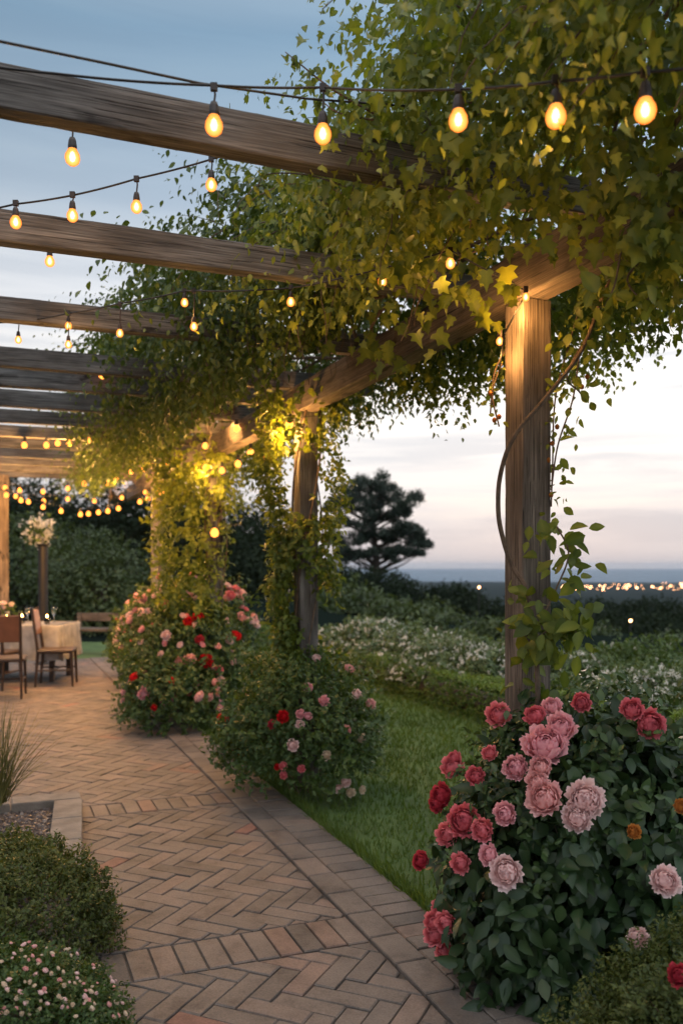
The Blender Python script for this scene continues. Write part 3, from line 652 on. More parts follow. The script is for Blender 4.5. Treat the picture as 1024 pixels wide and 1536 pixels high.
# sprays reaching beyond the mass
root=empty('climbing_vine',P(2.4,1.0,ZT+.1),'loose vine sprays reaching out over the first and second rafters','climbing plant','vines over the pergola')
st=MB(); mb=MB()
sprays=[([U(560,170,2.7),U(500,135,2.6),U(455,100,2.6),U(428,78,2.6)],34,.036),([U(560,180,2.7),U(510,170,2.6),U(480,150,2.6)],22,.04),
 ([U(600,110,2.8),U(640,60,2.8),U(690,20,2.8),U(720,-20,2.8)],40,.06),([U(520,280,3.0),U(460,262,3.0),U(400,262,3.0),U(385,285,3.0)],34,.045),
 ([U(540,330,3.3),U(480,300,3.2),U(455,275,3.2)],40,.045),([U(850,110,2.9),U(810,60,2.9),U(806,10,2.9),U(790,-20,2.9)],16,.03),
 ([U(500,390,4.6),U(430,350,4.6),U(375,340,4.6),U(360,325,4.6)],60,.05),([U(300,520,6.5),U(210,510,6.5),U(150,512,6.5)],60,.06),
 ([U(960,390,2.6),U(940,420,2.6),U(965,450,2.55),U(985,430,2.5)],22,.055),([U(930,380,2.5),U(920,430,2.5),U(905,460,2.5)],10,.07)]
for pts,n,s in sprays:
    t=spline(pts,8); st=MB(); st.tube(t,np.linspace(.004,.0015,len(t)),5); st.build('stem',M['bark'],root); along(t,n,s,'ovate',.6,s*.55)
mb.build('foliage',M['vine'],root)

# big hanging clumps near the camera at the right end of the beam
root=empty('climbing_vine',P(2.0,1.95,ZT),'large pale leaves hanging off the near end of the beam','climbing plant','vines over the pergola')
mb=MB()
for (px,py,D,n,sp,s) in [(960,370,2.5,34,.08,.06),(1010,350,2.45,34,.08,.062),(900,300,2.6,26,.1,.058),(720,250,2.45,14,.07,.07),(640,420,3.3,40,.12,.07),(700,430,3.3,34,.1,.07),(590,470,3.9,40,.12,.065),(560,520,4.3,30,.09,.06),(1000,250,2.5,40,.13,.06),(980,190,2.45,60,.11,.055),(930,270,2.5,60,.11,.055),(1015,300,2.5,60,.11,.055),(880,200,2.5,60,.12,.055),(800,250,2.6,60,.12,.052),(640,225,2.8,60,.13,.05),(575,215,2.8,46,.11,.05),(780,290,2.8,46,.11,.052),(690,290,2.95,50,.11,.05),(740,150,2.6,60,.14,.05),(620,330,3.2,60,.14,.05),(990,80,2.5,60,.15,.055),(880,60,2.6,60,.15,.055),(1020,-20,2.6,60,.15,.055),(800,60,2.7,50,.13,.055)]:
    c=U(px,py,D); p=c+rng.normal(0,sp,(n,3)); ax=rdir(n)*.6; ax[:,2]-=.8; nn=rdir(n)*.5+np.array((-.2,-.9,.4))
    add_leaves(mb,'vine',p,ax,nn,s*rng.uniform(.6,1.2,n),np.clip(rng.normal(.62,.14,n),0,1))
mb.build('foliage',M['vine'],root)

# ------------------------------------------------------------------ blooms
def bloom_mesh(name,m,r=.06,rings=6,open_=1.0,seed=0,center=None):
    g=np.random.default_rng(seed); mb=MB(); K=rings+2; NU,NV=7,7
    for k in range(K):
        f=k/(K-1); n=int(round(3+4.5*f)); rho=r*(.20+.72*f**.85); top=R(8+ (50+26*open_)*f**1.15); bot=R(160-15*f)
        half=math.pi/n*(1.15+.2*f)
        for i in range(n):
            an=2*math.pi*(i+.5*(k%2))/n+g.uniform(-.2,.2); ph=g.uniform(0,6.3); tp=top+g.normal(0,.07); rh=rho*g.uniform(.93,1.07)
            V=[];T=[]
            for u in np.linspace(0,1,NU):
                wp=(math.sin(math.pi*min(1,u*.72+.16)))**.7
                for v in np.linspace(-1,1,NV):
                    th=bot+(tp-bot)*u
                    lip=max(0,u-.7)/.3
                    rr=rh*(1+.10*lip*lip*(1+f)+.05*u*math.sin(v*4+ph)+.05*lip*math.sin(v*7+2*ph)) - rh*.10*abs(v)**2*(1-f)
                    az=an+half*wp*v/(max(.55,math.sin(max(.5,min(2.3,th)))))*.9
                    thn=th+.07*lip*math.exp(-(v/.3)**2)+.05*lip*math.sin(v*5+ph)+.22*abs(v)**2.5
                    V.append((rr*math.sin(thn)*math.cos(az),rr*math.sin(thn)*math.sin(az),rr*math.cos(thn)*.86+.12*r*(1-f)))
                    T.append(min(1,max(0,.22+.5*u*(.5+.5*f)+.18*f+g.normal(0,.05))))
            fs=[(a*NV+b,a*NV+b+1,(a+1)*NV+b+1,(a+1)*NV+b) for a in range(NU-1) for b in range(NV-1)]
            mb.add(V,fs,np.array(T))
    mb.lathe([(0,.3*r),(.12*r,.25*r),(.12*r,-.6*r),(.05*r,-.9*r)],(0,0,0),8,tint=.1)
    me_o=mb.build(name,m,smooth=True); me=me_o.data; bpy.data.objects.remove(me_o); return me
BM={}
def bloom(parent,c,colour,r,nrm,rings=6,var=None,name='rose'):
    var=random.randrange(3) if var is None else var; key=(colour,rings,var)
    if key not in BM: BM[key]=bloom_mesh('rose_bloom',PET[colour],1.0,rings,(.72,.9,1.02)[var],hash((var,rings))%999+len(BM))
    o=bpy.data.objects.new(name,BM[key]); COL.objects.link(o); o.parent=parent
    org=np.array(parent.location); o.location=Vector(c-org); q=Vector(nrm).to_track_quat('Z','Y'); o.rotation_mode='QUATERNION'
    from mathutils import Quaternion
    o.rotation_quaternion=q@Quaternion((0,0,1),random.uniform(0,6)); o.scale=(r,r,r); return o
def ray_dome(px,py,c,r):
    d=np.array(((px-512)/F,1.,(848-py)/F)); o=np.array((0,0,EYE)); c=np.array(c); r=np.array(r)
    dd=d/r; oo=(o-c)/r; A=dd@dd; B=2*oo@dd; C=oo@oo-1; disc=B*B-4*A*C
    t=(-B-math.sqrt(disc))/(2*A) if disc>0 else -B/(2*A)
    p=o+d*t; n=(p-c)/(r*r); n=n/np.linalg.norm(n); return p,n,t

# main rose bush
C1=np.array((.90,3.17,.36)); R1=np.array((.475,.42,.60))
rb=empty('rose_bush',(C1[0],C1[1],0),'large dark leaved bush full of big pink and crimson blooms at the nearest post','bush')
mb=MB()
for cc,rr,ns_,bt in ((C1,R1,1500,.42),(C1+np.array((.24,.04,-.12)),R1*np.array((.85,1,.90)),900,.48),(C1+np.array((.0,-.02,-.25)),R1*np.array((.94,.9,.65)),700,.38)):
    p,nr=dome_points(ns_,cc,rr,3.,.62,.02,.10,2.5)
    nr2=nr.copy(); nr2[:,1]-=.25
    d=fnorm(nr+rdir(len(p))*.55+np.array((0,0,-.25)))
    shoots(mb,p,d,.10,3,'ovate',.074,bt+.15*lump(p,5,1.)+rng.normal(0,.08,len(p)),.75,.5,nr2,.12)
# paler young growth on the top and left
p,nr=dome_points(420,C1+np.array((.12,.05,.12)),R1*np.array((.85,.95,.95)),9.,.8,.45,.15,3)
shoots(mb,p,fnorm(nr+rdir(len(p))*.7+np.array((0,0,.6))),.12,6,'ovate',.042,.85+0*p[:,0],.8,.2,nr,.12)
p,nr=dome_points(200,C1+np.array((-.22,-.02,.1)),R1*np.array((.55,.8,.8)),9.,.8,.35,.15,3)
shoots(mb,p,fnorm(nr+rdir(len(p))*.7+np.array((0,0,.6))),.1,6,'ovate',.034,.85+0*p[:,0],.8,.2,nr,.12)
mb.build('foliage',M['rose_leaf'],rb)
s=MB(); stems_dome(s,(C1[0],C1[1],0),C1,R1,26,.007); s.build('stem',M['stem'],rb)
B1=[(749,1075,17,'coral'),(805,1080,15,'deep'),(829,1066,14,'pink'),(841,1096,20,'pink'),(818,1123,29,'pink'),(814,1155,16,'salmon'),(777,1153,17,'pink'),(807,1177,15,'salmon'),(819,1200,24,'salmon'),
(682,1155,16,'coral'),(686,1142,10,'deep'),(716,1168,13,'deep'),(737,1134,11,'coral'),(669,1196,17,'crimson'),(662,1205,12,'crimson'),(698,1232,22,'deep'),(675,1252,16,'coral'),(727,1245,15,'coral'),(761,1220,16,'pink'),(739,1284,14,'pink'),(695,1293,14,'coral'),
(761,1308,22,'pale'),(639,1294,13,'crimson'),(877,1200,25,'pale'),(866,1228,19,'pale'),(947,1069,16,'deep'),(970,1087,20,'deep'),(872,1055,13,'deep'),(945,1252,10,'orange'),(994,1322,20,'pale'),
(664,1363,12,'coral'),(673,1381,15,'coral'),(657,1402,16,'coral'),(669,1429,12,'coral'),(653,1386,13,'coral'),(952,1404,14,'pale'),(1017,1214,10,'orange')]
for px,py,rp,colr in B1:
    p,n,t=ray_dome(px,py,C1,R1*1.12)
    if px>940: p=U(px,py,2.62 if py>1150 else 2.95); n=fnorm(np.array((.3,-.9,.4)))
    r=rp/F*p[1]*1.08; view=fnorm(np.array((0,0,EYE))-p); n=fnorm(n*.55+view*.75+rng.normal(0,.22,3)+np.array((0,0,.12)))
    bloom(rb,p+n*.03+view*.045,colr,r,n,rings=6 if rp>12 else 4)

# second bush and the far rose bushes
def rose_shrub(label,c,r,nsh,leaf,blooms,size_m,rnd=0,cols=(),zr=(.3,1),group='rose bushes along the path',m='shrub_leaf',L=.1,k=5):
    c=np.array(c); root=shrub('rose_bush',label,'bush',c,r,nsh,k,'ovate',leaf,L,M[m],group,lumpy=.2,base_t=.42)
    for px,py,rp,colr in blooms:
        p,n,t=ray_dome(px,py,c,np.array(r)*1.05); 
        rr=rp/F*p[1]; v=fnorm(np.array((0,0,EYE))-p); bloom(root,p,colr,rr,fnorm(n+v*.7+rng.normal(0,.2,3)),4)
    for i in range(rnd):
        d=rdir(1)[0]; d[2]=zr[0]+(zr[1]-zr[0])*random.random(); d[1]=-abs(d[1]); d=fnorm(d); p=c+d*np.array(r)*random.uniform(1.0,1.1)
        if p[2]<.08: continue
        bloom(root,p,random.choice(cols),size_m*random.uniform(.7,1.3),fnorm(d+rng.normal(0,.3,3)),4)
    return root
C2=P(5.45,1.86,.34)
rose_shrub('rounded bush with scattered pink and red roses at the foot of the second post',C2,(.52,.5,.52),2300,.036,
 [(475,987,7,'pale'),(524,1003,8,'salmon'),(535,1041,8,'pale'),(556,1056,8,'salmon'),(486,1051,8,'pink'),(424,1075,9,'red'),(408,1087,7,'crimson'),(450,1071,7,'pink'),(462,1074,6,'pink'),(450,1087,7,'pale'),(439,1118,9,'pale'),(462,1031,7,'pink'),(520,1095,7,'salmon'),(542,1107,7,'cream'),(490,1133,7,'cream'),(519,1173,8,'pale'),(507,1183,7,'pale'),(526,1189,7,'cream'),(543,1185,6,'cream'),(425,1149,6,'coral'),(452,1153,6,'coral'),(425,1163,6,'coral'),(416,1150,5,'red')],.035)
rose_shrub('small low rose bush spilling onto the lawn strip behind the second post bush',P(6.3,1.98,.22),(.34,.34,.42),700,.036,[(330,1078,7,'red'),(341,1079,6,'crimson'),(335,1126,6,'coral'),(348,1128,6,'coral'),(358,1126,6,'red'),(372,1040,6,'pink'),(390,1050,6,'salmon')],.03)
# taper between post and bush: upright rose growth at the second post
rose_shrub('taller red rose bush at the foot of the third post',P(8.4,1.72,.42),(.58,.55,.62),1700,.05,[(283,933,8,'red'),(297,925,8,'red'),(355,953,8,'red'),(309,991,10,'red'),(283,990,8,'salmon'),(270,992,7,'salmon'),(247,1049,8,'pink'),(258,1046,7,'salmon'),(292,1025,7,'pink'),(300,960,7,'crimson')],.036,26,('salmon','pink','pale','coral'),(-.2,.9))
rose_shrub('low pink rose bush pushed out onto the path beside the third post',P(7.9,1.47,.22),(.44,.42,.42),1000,.045,[],.04,14,('salmon','pink','red'),(-.1,.8))
rose_shrub('tall coral rose bush behind the vine covered third post',P(9.3,1.95,.62),(.72,.6,.78),1500,.05,[],.042,52,('coral','salmon','pale','pink'),(.2,1))
rose_shrub('far rounded rose bush with pink blooms by the fourth post',P(10.7,1.88,.48),(.52,.5,.70),1500,.055,[],.045,46,('salmon','pink','pale','coral'),(-.2,1))
rose_shrub('farthest rose bush with peach blooms leaning over the path',P(11.7,1.85,.42),(.42,.45,.62),900,.06,[],.045,26,('salmon','pale','coral'),(-.1,1))

# ------------------------------------------------------------------ left bed
mb=MB()
def curb(a0,a1,b0,b1,n,along):
    for i in range(n):
        if along: x0=a0+(a1-a0)*i/n+.003; x1=a0+(a1-a0)*(i+1)/n-.003; c=P((x0+x1)/2,(b0+b1)/2,.055); sz=(b1-b0,x1-x0,.11)
        else: x0=b0+(b1-b0)*i/n+.003; x1=b0+(b1-b0)*(i+1)/n-.003; c=P((a0+a1)/2,(x0+x1)/2,.055); sz=(x1-x0,a1-a0,.11)
        rot=Matrix.Rotation(R(21.6)+random.gauss(0,.006),3,'Z')
        mb.box(c+np.array((0,0,random.uniform(-.003,.003))),sz,rot,bev=.006)
def slab(poly,h=.11):
    c=np.mean(poly,0); V=[P(x,y,0) for x,y in poly]+[P(x,y,h-.008) for x,y in poly]+[P(*(c+(np.array(q)-c)*.96),h) for q in poly]
    mb.add(V,[f for i in range(4) for f in ((i,(i+1)%4,4+(i+1)%4,4+i),(4+i,4+(i+1)%4,8+(i+1)%4,8+i))]+[(8,9,10,11)],random.random())
be=lambda a_:.47-.09*(5.4-a_)
for i in range(6):
    a0,a1=3.0+.4*i+.003,3.4+.4*i-.003; hh=.11+random.uniform(-.003,.003); slab([(a0,be(a0)-.16),(a0,be(a0)),(a1,be(a1)),(a1,be(a1)-.16)],hh)
for i in range(6):
    b1=.47-.4*i-.003; b0=b1-.394; slab([(5.403,b0),(5.403,b1),(5.56,b1),(5.56,b0)],.112+random.uniform(-.003,.003))
tag(mb.build('stone_edging',M['stone'],at=P(4.2,.38)),'grey stone edging with a square corner around the gravel bed','edging')
mb=MB(); V=np.array([P(1,-2,.06),P(1,-.05,.06),P(5.41,.33,.06),P(5.41,-2,.06)]); mb.add(V,[(0,1,2,3)])
grav=simple('gravel_soil',(.13,.10,.085),.95,c2=(.045,.035,.03),scale=60,bump=1.,bscale=90)
mb.build('garden_bed',grav)['kind']='structure'
mb=MB(); n=5000
base=np.array([(-1,-1,-1),(1,-1,-1),(1,1,-1),(-1,1,-1),(-.6,-.6,1),(.6,-.6,1),(.6,.6,1),(-.6,.6,1)],float); fsb=np.array([(4,5,6,7),(0,1,5,4),(1,2,6,5),(2,3,7,6),(3,0,4,7)])
aa=rng.uniform(3.8,5.38,n); bb=rng.uniform(-1.2,.3,n)-.09*(5.38-aa); s=rng.uniform(.004,.011,n); V=[]
c=np.stack([-SA*aa+CA*bb,CA*aa+SA*bb,.06+s*.4],-1); jit=base[None]+rng.normal(0,.25,(n,8,3)); V=c[:,None]+jit*s[:,None,None]*np.array((1.2,1,.6))
mb.add(V.reshape(-1,3),(fsb[None]+(np.arange(n)*8)[:,None,None]).reshape(-1,4),np.repeat(rng.random(n),8))
m,nt,ns,ls,b=mat('gravel_stone'); at=ns.new('ShaderNodeAttribute'); at.attribute_name='tint'; r=ramp(ns,[(0,(.05,.04,.038)),(.7,(.14,.11,.10)),(1,(.3,.27,.25))]); ls.new(at.outputs['Fac'],r.inputs[0]); ls.new(r.outputs[0],b.inputs['Base Color'])
tag(mb.build('gravel',m),'dark mixed gravel filling the edged bed','gravel',kind='stuff')
# ground cover mounds
def mound(label,c,r,n,m,leaf,kind='small',L=.05,bt=.5,name='ground_cover_plant'):
    return shrub(name,label,'plant',c,r,n,7,kind,leaf,L,m,None,lumpy=.12,base_t=bt,droop=-.1,spread=.7,rmin=.8,ls=5,stem=False)
mound('fine leaved green mound spreading over the gravel bed edging',np.array((-1.43,3.32,.07)),(.52,.56,.33),7000,M['cover_leaf'],.019,bt=.55)
mound('pale green tuft spreading at the left edge behind the flowering mound',np.array((-1.98,3.75,.05)),(.32,.34,.28),2000,M['cover_leaf'],.015,bt=.7)
fl=mound('dark mound dotted with tiny pale pink flowers in the bottom left corner',np.array((-1.05,2.45,.08)),(.42,.40,.26),6000,M['shrub_leaf'],.017,bt=.42,name='flowering_plant')
cF=np.array((-1.05,2.45,.08)); rF=np.array((.44,.42,.29)); k=0
while k<98:
    px,py=random.uniform(0,195),random.uniform(1375,1536)
    p,n_,t=ray_dome(px,py,cF,rF)
    q=(p-cF)/rF
    if abs(q@q-1)>.02 or p[2]<.05: continue
    bloom(fl,p+n_*.030,random.choice(('pale','cream','cream','salmon')),random.choice((.004,.005,.006,.008)),fnorm(n_+rng.normal(0,.4,3)),4,name='blossom'); k+=1
# ornamental grass
og=empty('ornamental_grass',P(5.2,-.55,.06),'spiky straw green grass clump at the left edge behind the gravel bed','plant')
mb=MB(); c=U(-8,1205,4.9)
for i in range(130):
    an=random.uniform(-1.2,1.6); ln=random.uniform(.3,.62); lean=random.uniform(.05,.75); d=np.array((math.cos(an)*lean,math.sin(an)*lean*.6-.1,1.)); t=np.linspace(0,1,7)[:,None]
    p=c+np.array((random.uniform(-.08,.06),random.uniform(-.06,.06),0))+d*ln*t/np.linalg.norm(d)+np.array((d[0],d[1],-.8))*t*t*.12*lean
    mb.tube(p,np.linspace(.0028,.0006,7),3,tint=random.random())
mb.build('blade',M['grassplant'],og)['kind']='stuff'
# bottom right soft plant
shrub('feathery_shrub','soft light green feathery shrub in the bottom right corner','bush',(1.02,2.32,.12),(.38,.32,.32),3600,7,'small',.016,.07,M['cover_leaf'],lumpy=.2,base_t=.62,droop=-.1,rmin=.7)
o=bpy.data.objects['feathery_shrub']; p=U(1018,1463,2.15); bloom(o,p,'crimson',.028,fnorm(-p+np.array((0,0,1.5))),6)

# ------------------------------------------------------------------ hedge and shrubs beyond the lawn
hp=spline([(x,y,0) for x,y in hedge_pts],14); hp[:,0]+=.28
hd=empty('hedge',hp[len(hp)//2],'low clipped box hedge curving along the far side of the lawn','hedge')
n=11000; i=rng.integers(0,len(hp)-1,n); t=rng.random(n)[:,None]; c=hp[i]*(1-t)+hp[i+1]*t; tan=fnorm(hp[i+1]-hp[i]); nrm=np.stack([tan[:,1],-tan[:,0],0*tan[:,0]],-1)
u=rng.uniform(-1,1,n); face=rng.integers(0,3,n); off=np.where(face==0,u,np.where(face==1,-1,1))*.24; zz=np.where(face==0,.33,rng.uniform(0.02,.33,n))
p=c+nrm*off[:,None]*(1+.1*lump(c,4,1))[:,None]+np.array((0,0,1.))*zz[:,None]; p[:,2]+=.03*lump(c,5,3)*(face==0)+rng.normal(0,.006,n)
out=np.where(face[:,None]==0,np.array((0,0,1.))[None],nrm*np.sign(off)[:,None]); mb=MB()
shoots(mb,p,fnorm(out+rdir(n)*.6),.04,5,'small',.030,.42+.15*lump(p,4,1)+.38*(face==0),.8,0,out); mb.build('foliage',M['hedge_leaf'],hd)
mb=MB(); mb.tube(hp+np.array((0,0,.12)),.12,8); mb.build('stem',M['trunk'],hd)
def white_shrub(px,py,D,r,label,nb=120,n=900,m='white_leaf'):
    z0=min(hzp((px-512)/F*D,D),0)-.05; c=U(px,py,D); rz=max(.4,(c[2]-z0)*.62)
    cen=np.array((c[0],c[1],c[2]-rz)); root=shrub('flowering_shrub',label,'bush',cen,(r,r*.9,rz),n,6,'ovate',.045*D/9,.14,M[m],'white flowering shrubs beyond the lawn',lumpy=.22,base_t=.5,z0=z0,low=.0)
    # more blooms facing up and outwards
    mb=MB(); p,nr=dome_points(nb*2,cen,np.array((r,r*.9,rz))*1.06,rng.uniform(0,9),.98,z0+.1,.2,2.2); T,fs=TM['small']; sel=p[:,2]>cen[2]-.1*rz; p,nr=p[sel],nr[sel]
    for _ in range(6): add_leaves(mb,'small',p+rng.normal(0,.006,p.shape),rdir(len(p)),nr+rdir(len(p))*.5,.028*D/9,rng.random(len(p)))
    if nb: o=mb.build('blossom',M['white_petal'],root); o['kind']='stuff'
ws=[(500,945,13,.8,'pale flowering shrub nearest the second post beyond the hedge',170),(560,935,12.5,.9,'broad white flowering shrub left of the pine in line beyond the hedge',240),(625,948,11.5,.75,'white flowering shrub midway along the curving hedge',180),(690,962,10.2,.8,'thickly flowering white shrub left of the nearest post',260),(745,975,9.5,.55,'small white flowering shrub just left of the nearest post',110),
(850,985,9.2,.6,'mostly green shrub with white sprinkles right of the nearest post',70),(905,975,9.8,.8,'tall green shrub with few flowers right of the nearest post',15),(985,965,9.5,.9,'leafy green shrub at the right edge beyond the lawn',12),(955,1008,7.7,.55,'white flowering shrub low at the right beyond the hedge',260),(1020,1015,7.3,.6,'white flowering shrub at the right edge nearest the hedge',240),(880,1020,8.3,.5,'dark green low shrub behind the big rose bush',8)]
for px,py,D,r,lb,nb in ws: white_shrub(px,py,D,r,lb,nb,950,'white_leaf' if nb>60 else 'shrub_leaf')
# ------------------------------------------------------------------ trees
def tree(name,label,px,ytop,D,rx,rz,n,leaf,m,lobes=9,seed=0,group='trees beyond the garden',trunk_r=.2,kind='small',bt=.45,ry=None,squash=.9):
    x=(px-512)/F*D; g=hzp(x,D); top=EYE+(848-ytop)/F*D
    zc=top-rz; root=empty(name,(x,D,g),label,'tree',group); q=np.random.default_rng(seed+11)
    mb=MB(); tr=MB(); tr.tube(spline([(x,D,g-.3),(x+.05*rx,D,g+(zc-g)*.5),(x-.04*rx,D,zc),(x,D,zc+rz*.5)]),np.interp(np.linspace(0,1,31),[0,1],[trunk_r,trunk_r*.25]),8)
    for i in range(lobes):
        d=q.normal(size=3); d/=np.linalg.norm(d); d[2]=d[2]*.8+.1; c=np.array((x,D,zc))+d*np.array((rx,ry or rx,rz))*q.uniform(.45,.72); lr=np.array((rx,ry or rx,rz))*q.uniform(.34,.55)
        p,nr=dome_points(n//lobes,c,lr,seed+i,.5,-999,.28,2.6); dd=rdir(len(p)//3)
        t=bt+.12*lump(p,6/rx,seed)+q.normal(0,.09)+rng.normal(0,.06,len(p))
        shoots(mb,p,fnorm(nr+rdir(len(p))*.7),leaf*2.2,4,kind,leaf,t,.9,.15,nr,.1)
        s=np.array((x,D,g+(zc-g)*.6)); e=c; tt=np.linspace(0,1,7)[:,None]; tr.tube(s*(1-tt)+e*tt+np.array((0,0,.12*rz))*np.sin(tt*3.14),np.linspace(trunk_r*.45,trunk_r*.1,7),5)
    mb.build('crown',m,root); tr.build('trunk',M['trunk'],root); return root
tree('broadleaf_tree','mid green rounded tree behind the table at the far end of the path',140,800,19,1.5,1.7,3600,.09,M['tree_leaf'],12,3,bt=.5)
tree('broadleaf_tree','dark leafy tree behind the left pergola post and flower stand',30,760,21,2.3,2.2,3600,.10,M['tree_leaf'],12,4,bt=.4)
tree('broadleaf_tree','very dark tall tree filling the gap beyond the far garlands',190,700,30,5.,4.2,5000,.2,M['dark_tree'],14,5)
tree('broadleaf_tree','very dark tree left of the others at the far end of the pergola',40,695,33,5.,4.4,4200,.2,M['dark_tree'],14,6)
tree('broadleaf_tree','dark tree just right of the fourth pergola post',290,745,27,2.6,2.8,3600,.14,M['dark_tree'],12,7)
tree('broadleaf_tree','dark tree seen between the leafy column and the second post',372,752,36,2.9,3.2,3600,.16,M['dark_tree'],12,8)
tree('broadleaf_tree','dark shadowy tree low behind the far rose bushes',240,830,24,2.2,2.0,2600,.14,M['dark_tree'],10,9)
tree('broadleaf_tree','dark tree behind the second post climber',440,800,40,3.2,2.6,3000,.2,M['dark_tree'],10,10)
# hill bushes
hb=[(545,852,52,4.2,2.4,'dark rounded tree on the hill below the pine','dark_tree'),(620,866,50,3.6,2.4,'dark tree on the hill slope right of the pine','dark_tree'),(500,838,58,4,2.6,'dark tree on the hilltop left of the pine','dark_tree'),(672,878,48,3.2,2.4,'dark tree lower down the hill slope','dark_tree'),(730,884,46,3.2,2.5,'dark tree at the foot of the hill behind the nearest post','dark_tree'),
(560,872,25,1.6,1.5,'olive green rounded shrub below the hill','tree_leaf'),(630,882,24,1.3,1.3,'olive green shrub at the right end of the rounded group','tree_leaf'),(505,868,26,1.5,1.5,'olive green shrub beside the second post climber','tree_leaf'),
(700,905,36,2.3,2.2,'dark bushy tree beyond the white shrubs left of the nearest post','dark_tree'),(860,906,40,2.8,2.2,'dark bushy tree just right of the nearest post in the valley','dark_tree'),(915,915,38,2.6,2.1,'dark bushy tree in the valley at right centre','dark_tree'),(975,908,42,3.0,2.3,'dark bushy tree in the valley below the town lights','dark_tree'),(1030,922,36,2.6,2.2,'dark bushy tree at the right edge of the valley','dark_tree'),
(880,945,22,1.3,1.2,'dark shrub right of the nearest post in front of the valley','tree_leaf'),(950,950,21,1.3,1.2,'dark shrub at right in front of the valley','tree_leaf'),(1015,952,20,1.3,1.2,'dark shrub at the right edge in front of the valley','tree_leaf'),(830,897,70,5,3.2,'distant dark tree top in the valley right of the nearest post','dark_tree'),(900,899,75,5.5,3.2,'distant dark tree top below the left end of the town lights','dark_tree'),(970,897,72,5.5,3.4,'distant dark tree top below the middle of the town lights','dark_tree'),(1035,900,70,5,3.4,'distant dark tree top below the right end of the town lights','dark_tree'),(935,935,28,1.9,1.6,'dark leafy shrub in the middle of the valley at right','dark_tree'),(860,935,27,1.7,1.6,'dark leafy shrub in the valley beside the nearest post','dark_tree'),(1000,937,27,1.9,1.7,'dark leafy shrub in the valley towards the right edge','dark_tree'),(800,905,45,3.,2.4,'dark bushy tree hidden partly by the nearest post','dark_tree'),(590,905,19,.95,.9,'small olive shrub behind the white flowering shrubs','tree_leaf'),(740,930,20,1.1,1.0,'small dark shrub behind the nearest post','tree_leaf')]
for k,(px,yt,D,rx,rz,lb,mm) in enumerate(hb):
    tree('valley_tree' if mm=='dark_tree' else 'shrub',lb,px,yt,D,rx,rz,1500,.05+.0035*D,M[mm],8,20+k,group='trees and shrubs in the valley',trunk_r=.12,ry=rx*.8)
# mid distance wooded slope
mb=MB(); n=26000; an=rng.uniform(-.05,.45,n); D=rng.uniform(140,1100,n); x=D*np.tan(an); z=hz(x,D); pos=np.stack([x,D,z+rng.uniform(0,3,n)],-1)
add_leaves(mb,'ovate',pos,rdir(n),rdir(n)+np.array((0,0,.6)),D*.008+.6,rng.random(n)); tag(mb.build('wood',M['dark_tree']),'distant dark woodland falling away to the plain','woodland',kind='stuff')
# the pine
def pine(px,ytop,ybase,D):
    x=(px-512)/F*D; s=D/F; zb=hzp(x,D); zt=EYE+(848-ytop)*s
    root=empty('pine_tree',(x,D,zb),'broad umbrella shaped pine standing on the hill against the sky','tree'); tr=MB(); mb=MB()
    tr.tube(spline([(x,D,zb-.5),(x+.1,D,EYE),(x-.15,D,EYE+60*s),(x-.3,D,zt-.6)]),np.linspace(.32,.09,31),8)
    q=np.random.default_rng(5)
    cl=[(-48,768,20,10),(-30,748,24,12),(-12,733,22,12),(8,745,24,12),(28,755,20,9),(-5,765,28,12),(40,772,22,7),(-40,792,26,9),(-55,815,16,7),(10,785,26,9),(35,798,24,6),(55,806,18,5),(62,820,16,4),(20,815,22,5),(-20,812,26,7),(45,835,16,5),(-45,838,22,7),(-15,840,20,6),(15,838,18,5)]
    for i,(dx,y,rx,rz) in enumerate(cl):
        for k in range(9):
            ddx=dx*1.08+q.normal(0,rx*.6); yy=y+q.normal(0,rz*.65)-4+abs(ddx)*.04; ff=q.uniform(.16,.45)
            c=np.array((x+ddx*s*.98,D+q.uniform(-2,2),EYE+(848-yy)*s)); p,nr=dome_points(66,c,(rx*s*ff,rx*s*ff,rz*s*.75*q.uniform(.6,1.3)),i+k,.2,-99,.4,4)
            d=fnorm(nr+rdir(len(p))*.7+np.array((.2*np.sign(dx),0,.6))); shoots(mb,p,d,.34,5,'small',.15,.45+.1*lump(p,1,i),.6,-.3,nr,.14)
            if k<2:
                st=np.array((x,D,c[2]-abs(ddx)*s*.5)); tt=np.linspace(0,1,7)[:,None]; tr.tube(st*(1-tt)+c*tt+rng.normal(0,.05,(7,3)),np.linspace(.10,.025,7),5)
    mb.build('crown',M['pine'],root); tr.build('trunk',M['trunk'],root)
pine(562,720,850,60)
# town lights far out on the plain
mb=MB(); q=np.random.default_rng(2)
for i in range(70):
    px=q.uniform(842,1060); py=q.normal(880,2.6); D=61.5*F/(py-848); c=U(px,py,D); r=D/F*q.choice([.5,.8,1.3],p=[.5,.35,.15]); mb.lathe([(0,r),(r*.7,r*.7),(r,0),(r*.7,-r*.7),(0,-r)],c,8)
tag(mb.build('town_lights',M['city']),'line of distant orange town lights on the dark plain','lights',kind='stuff')
for px,py,lb in [(718,881,'lone distant orange lamp left of the nearest post'),(885,913,'distant lamp in the dark valley right of the nearest post'),(945,931,'distant lamp lower in the valley at the right')]:
    D=34 if py>890 else 44; c=U(px,py,D); mb=MB(); r=.05
    g=c.copy(); zg=hzp(c[0],D); root=empty('distant_lamp',(c[0],c[1],zg),lb,'lamp','lone lamps in the valley')
    mb.lathe([(0,r),(r*.7,r*.7),(r,0),(r*.7,-r*.7),(0,-r)],c,10); mb.build('bulb',M['city'],root)
    mb=MB(); mb.tube([(c[0],c[1]+.02,zg),(c[0],c[1]+.02,c[2]-r)],.03,6); mb.build('pole',M['wire'],root)

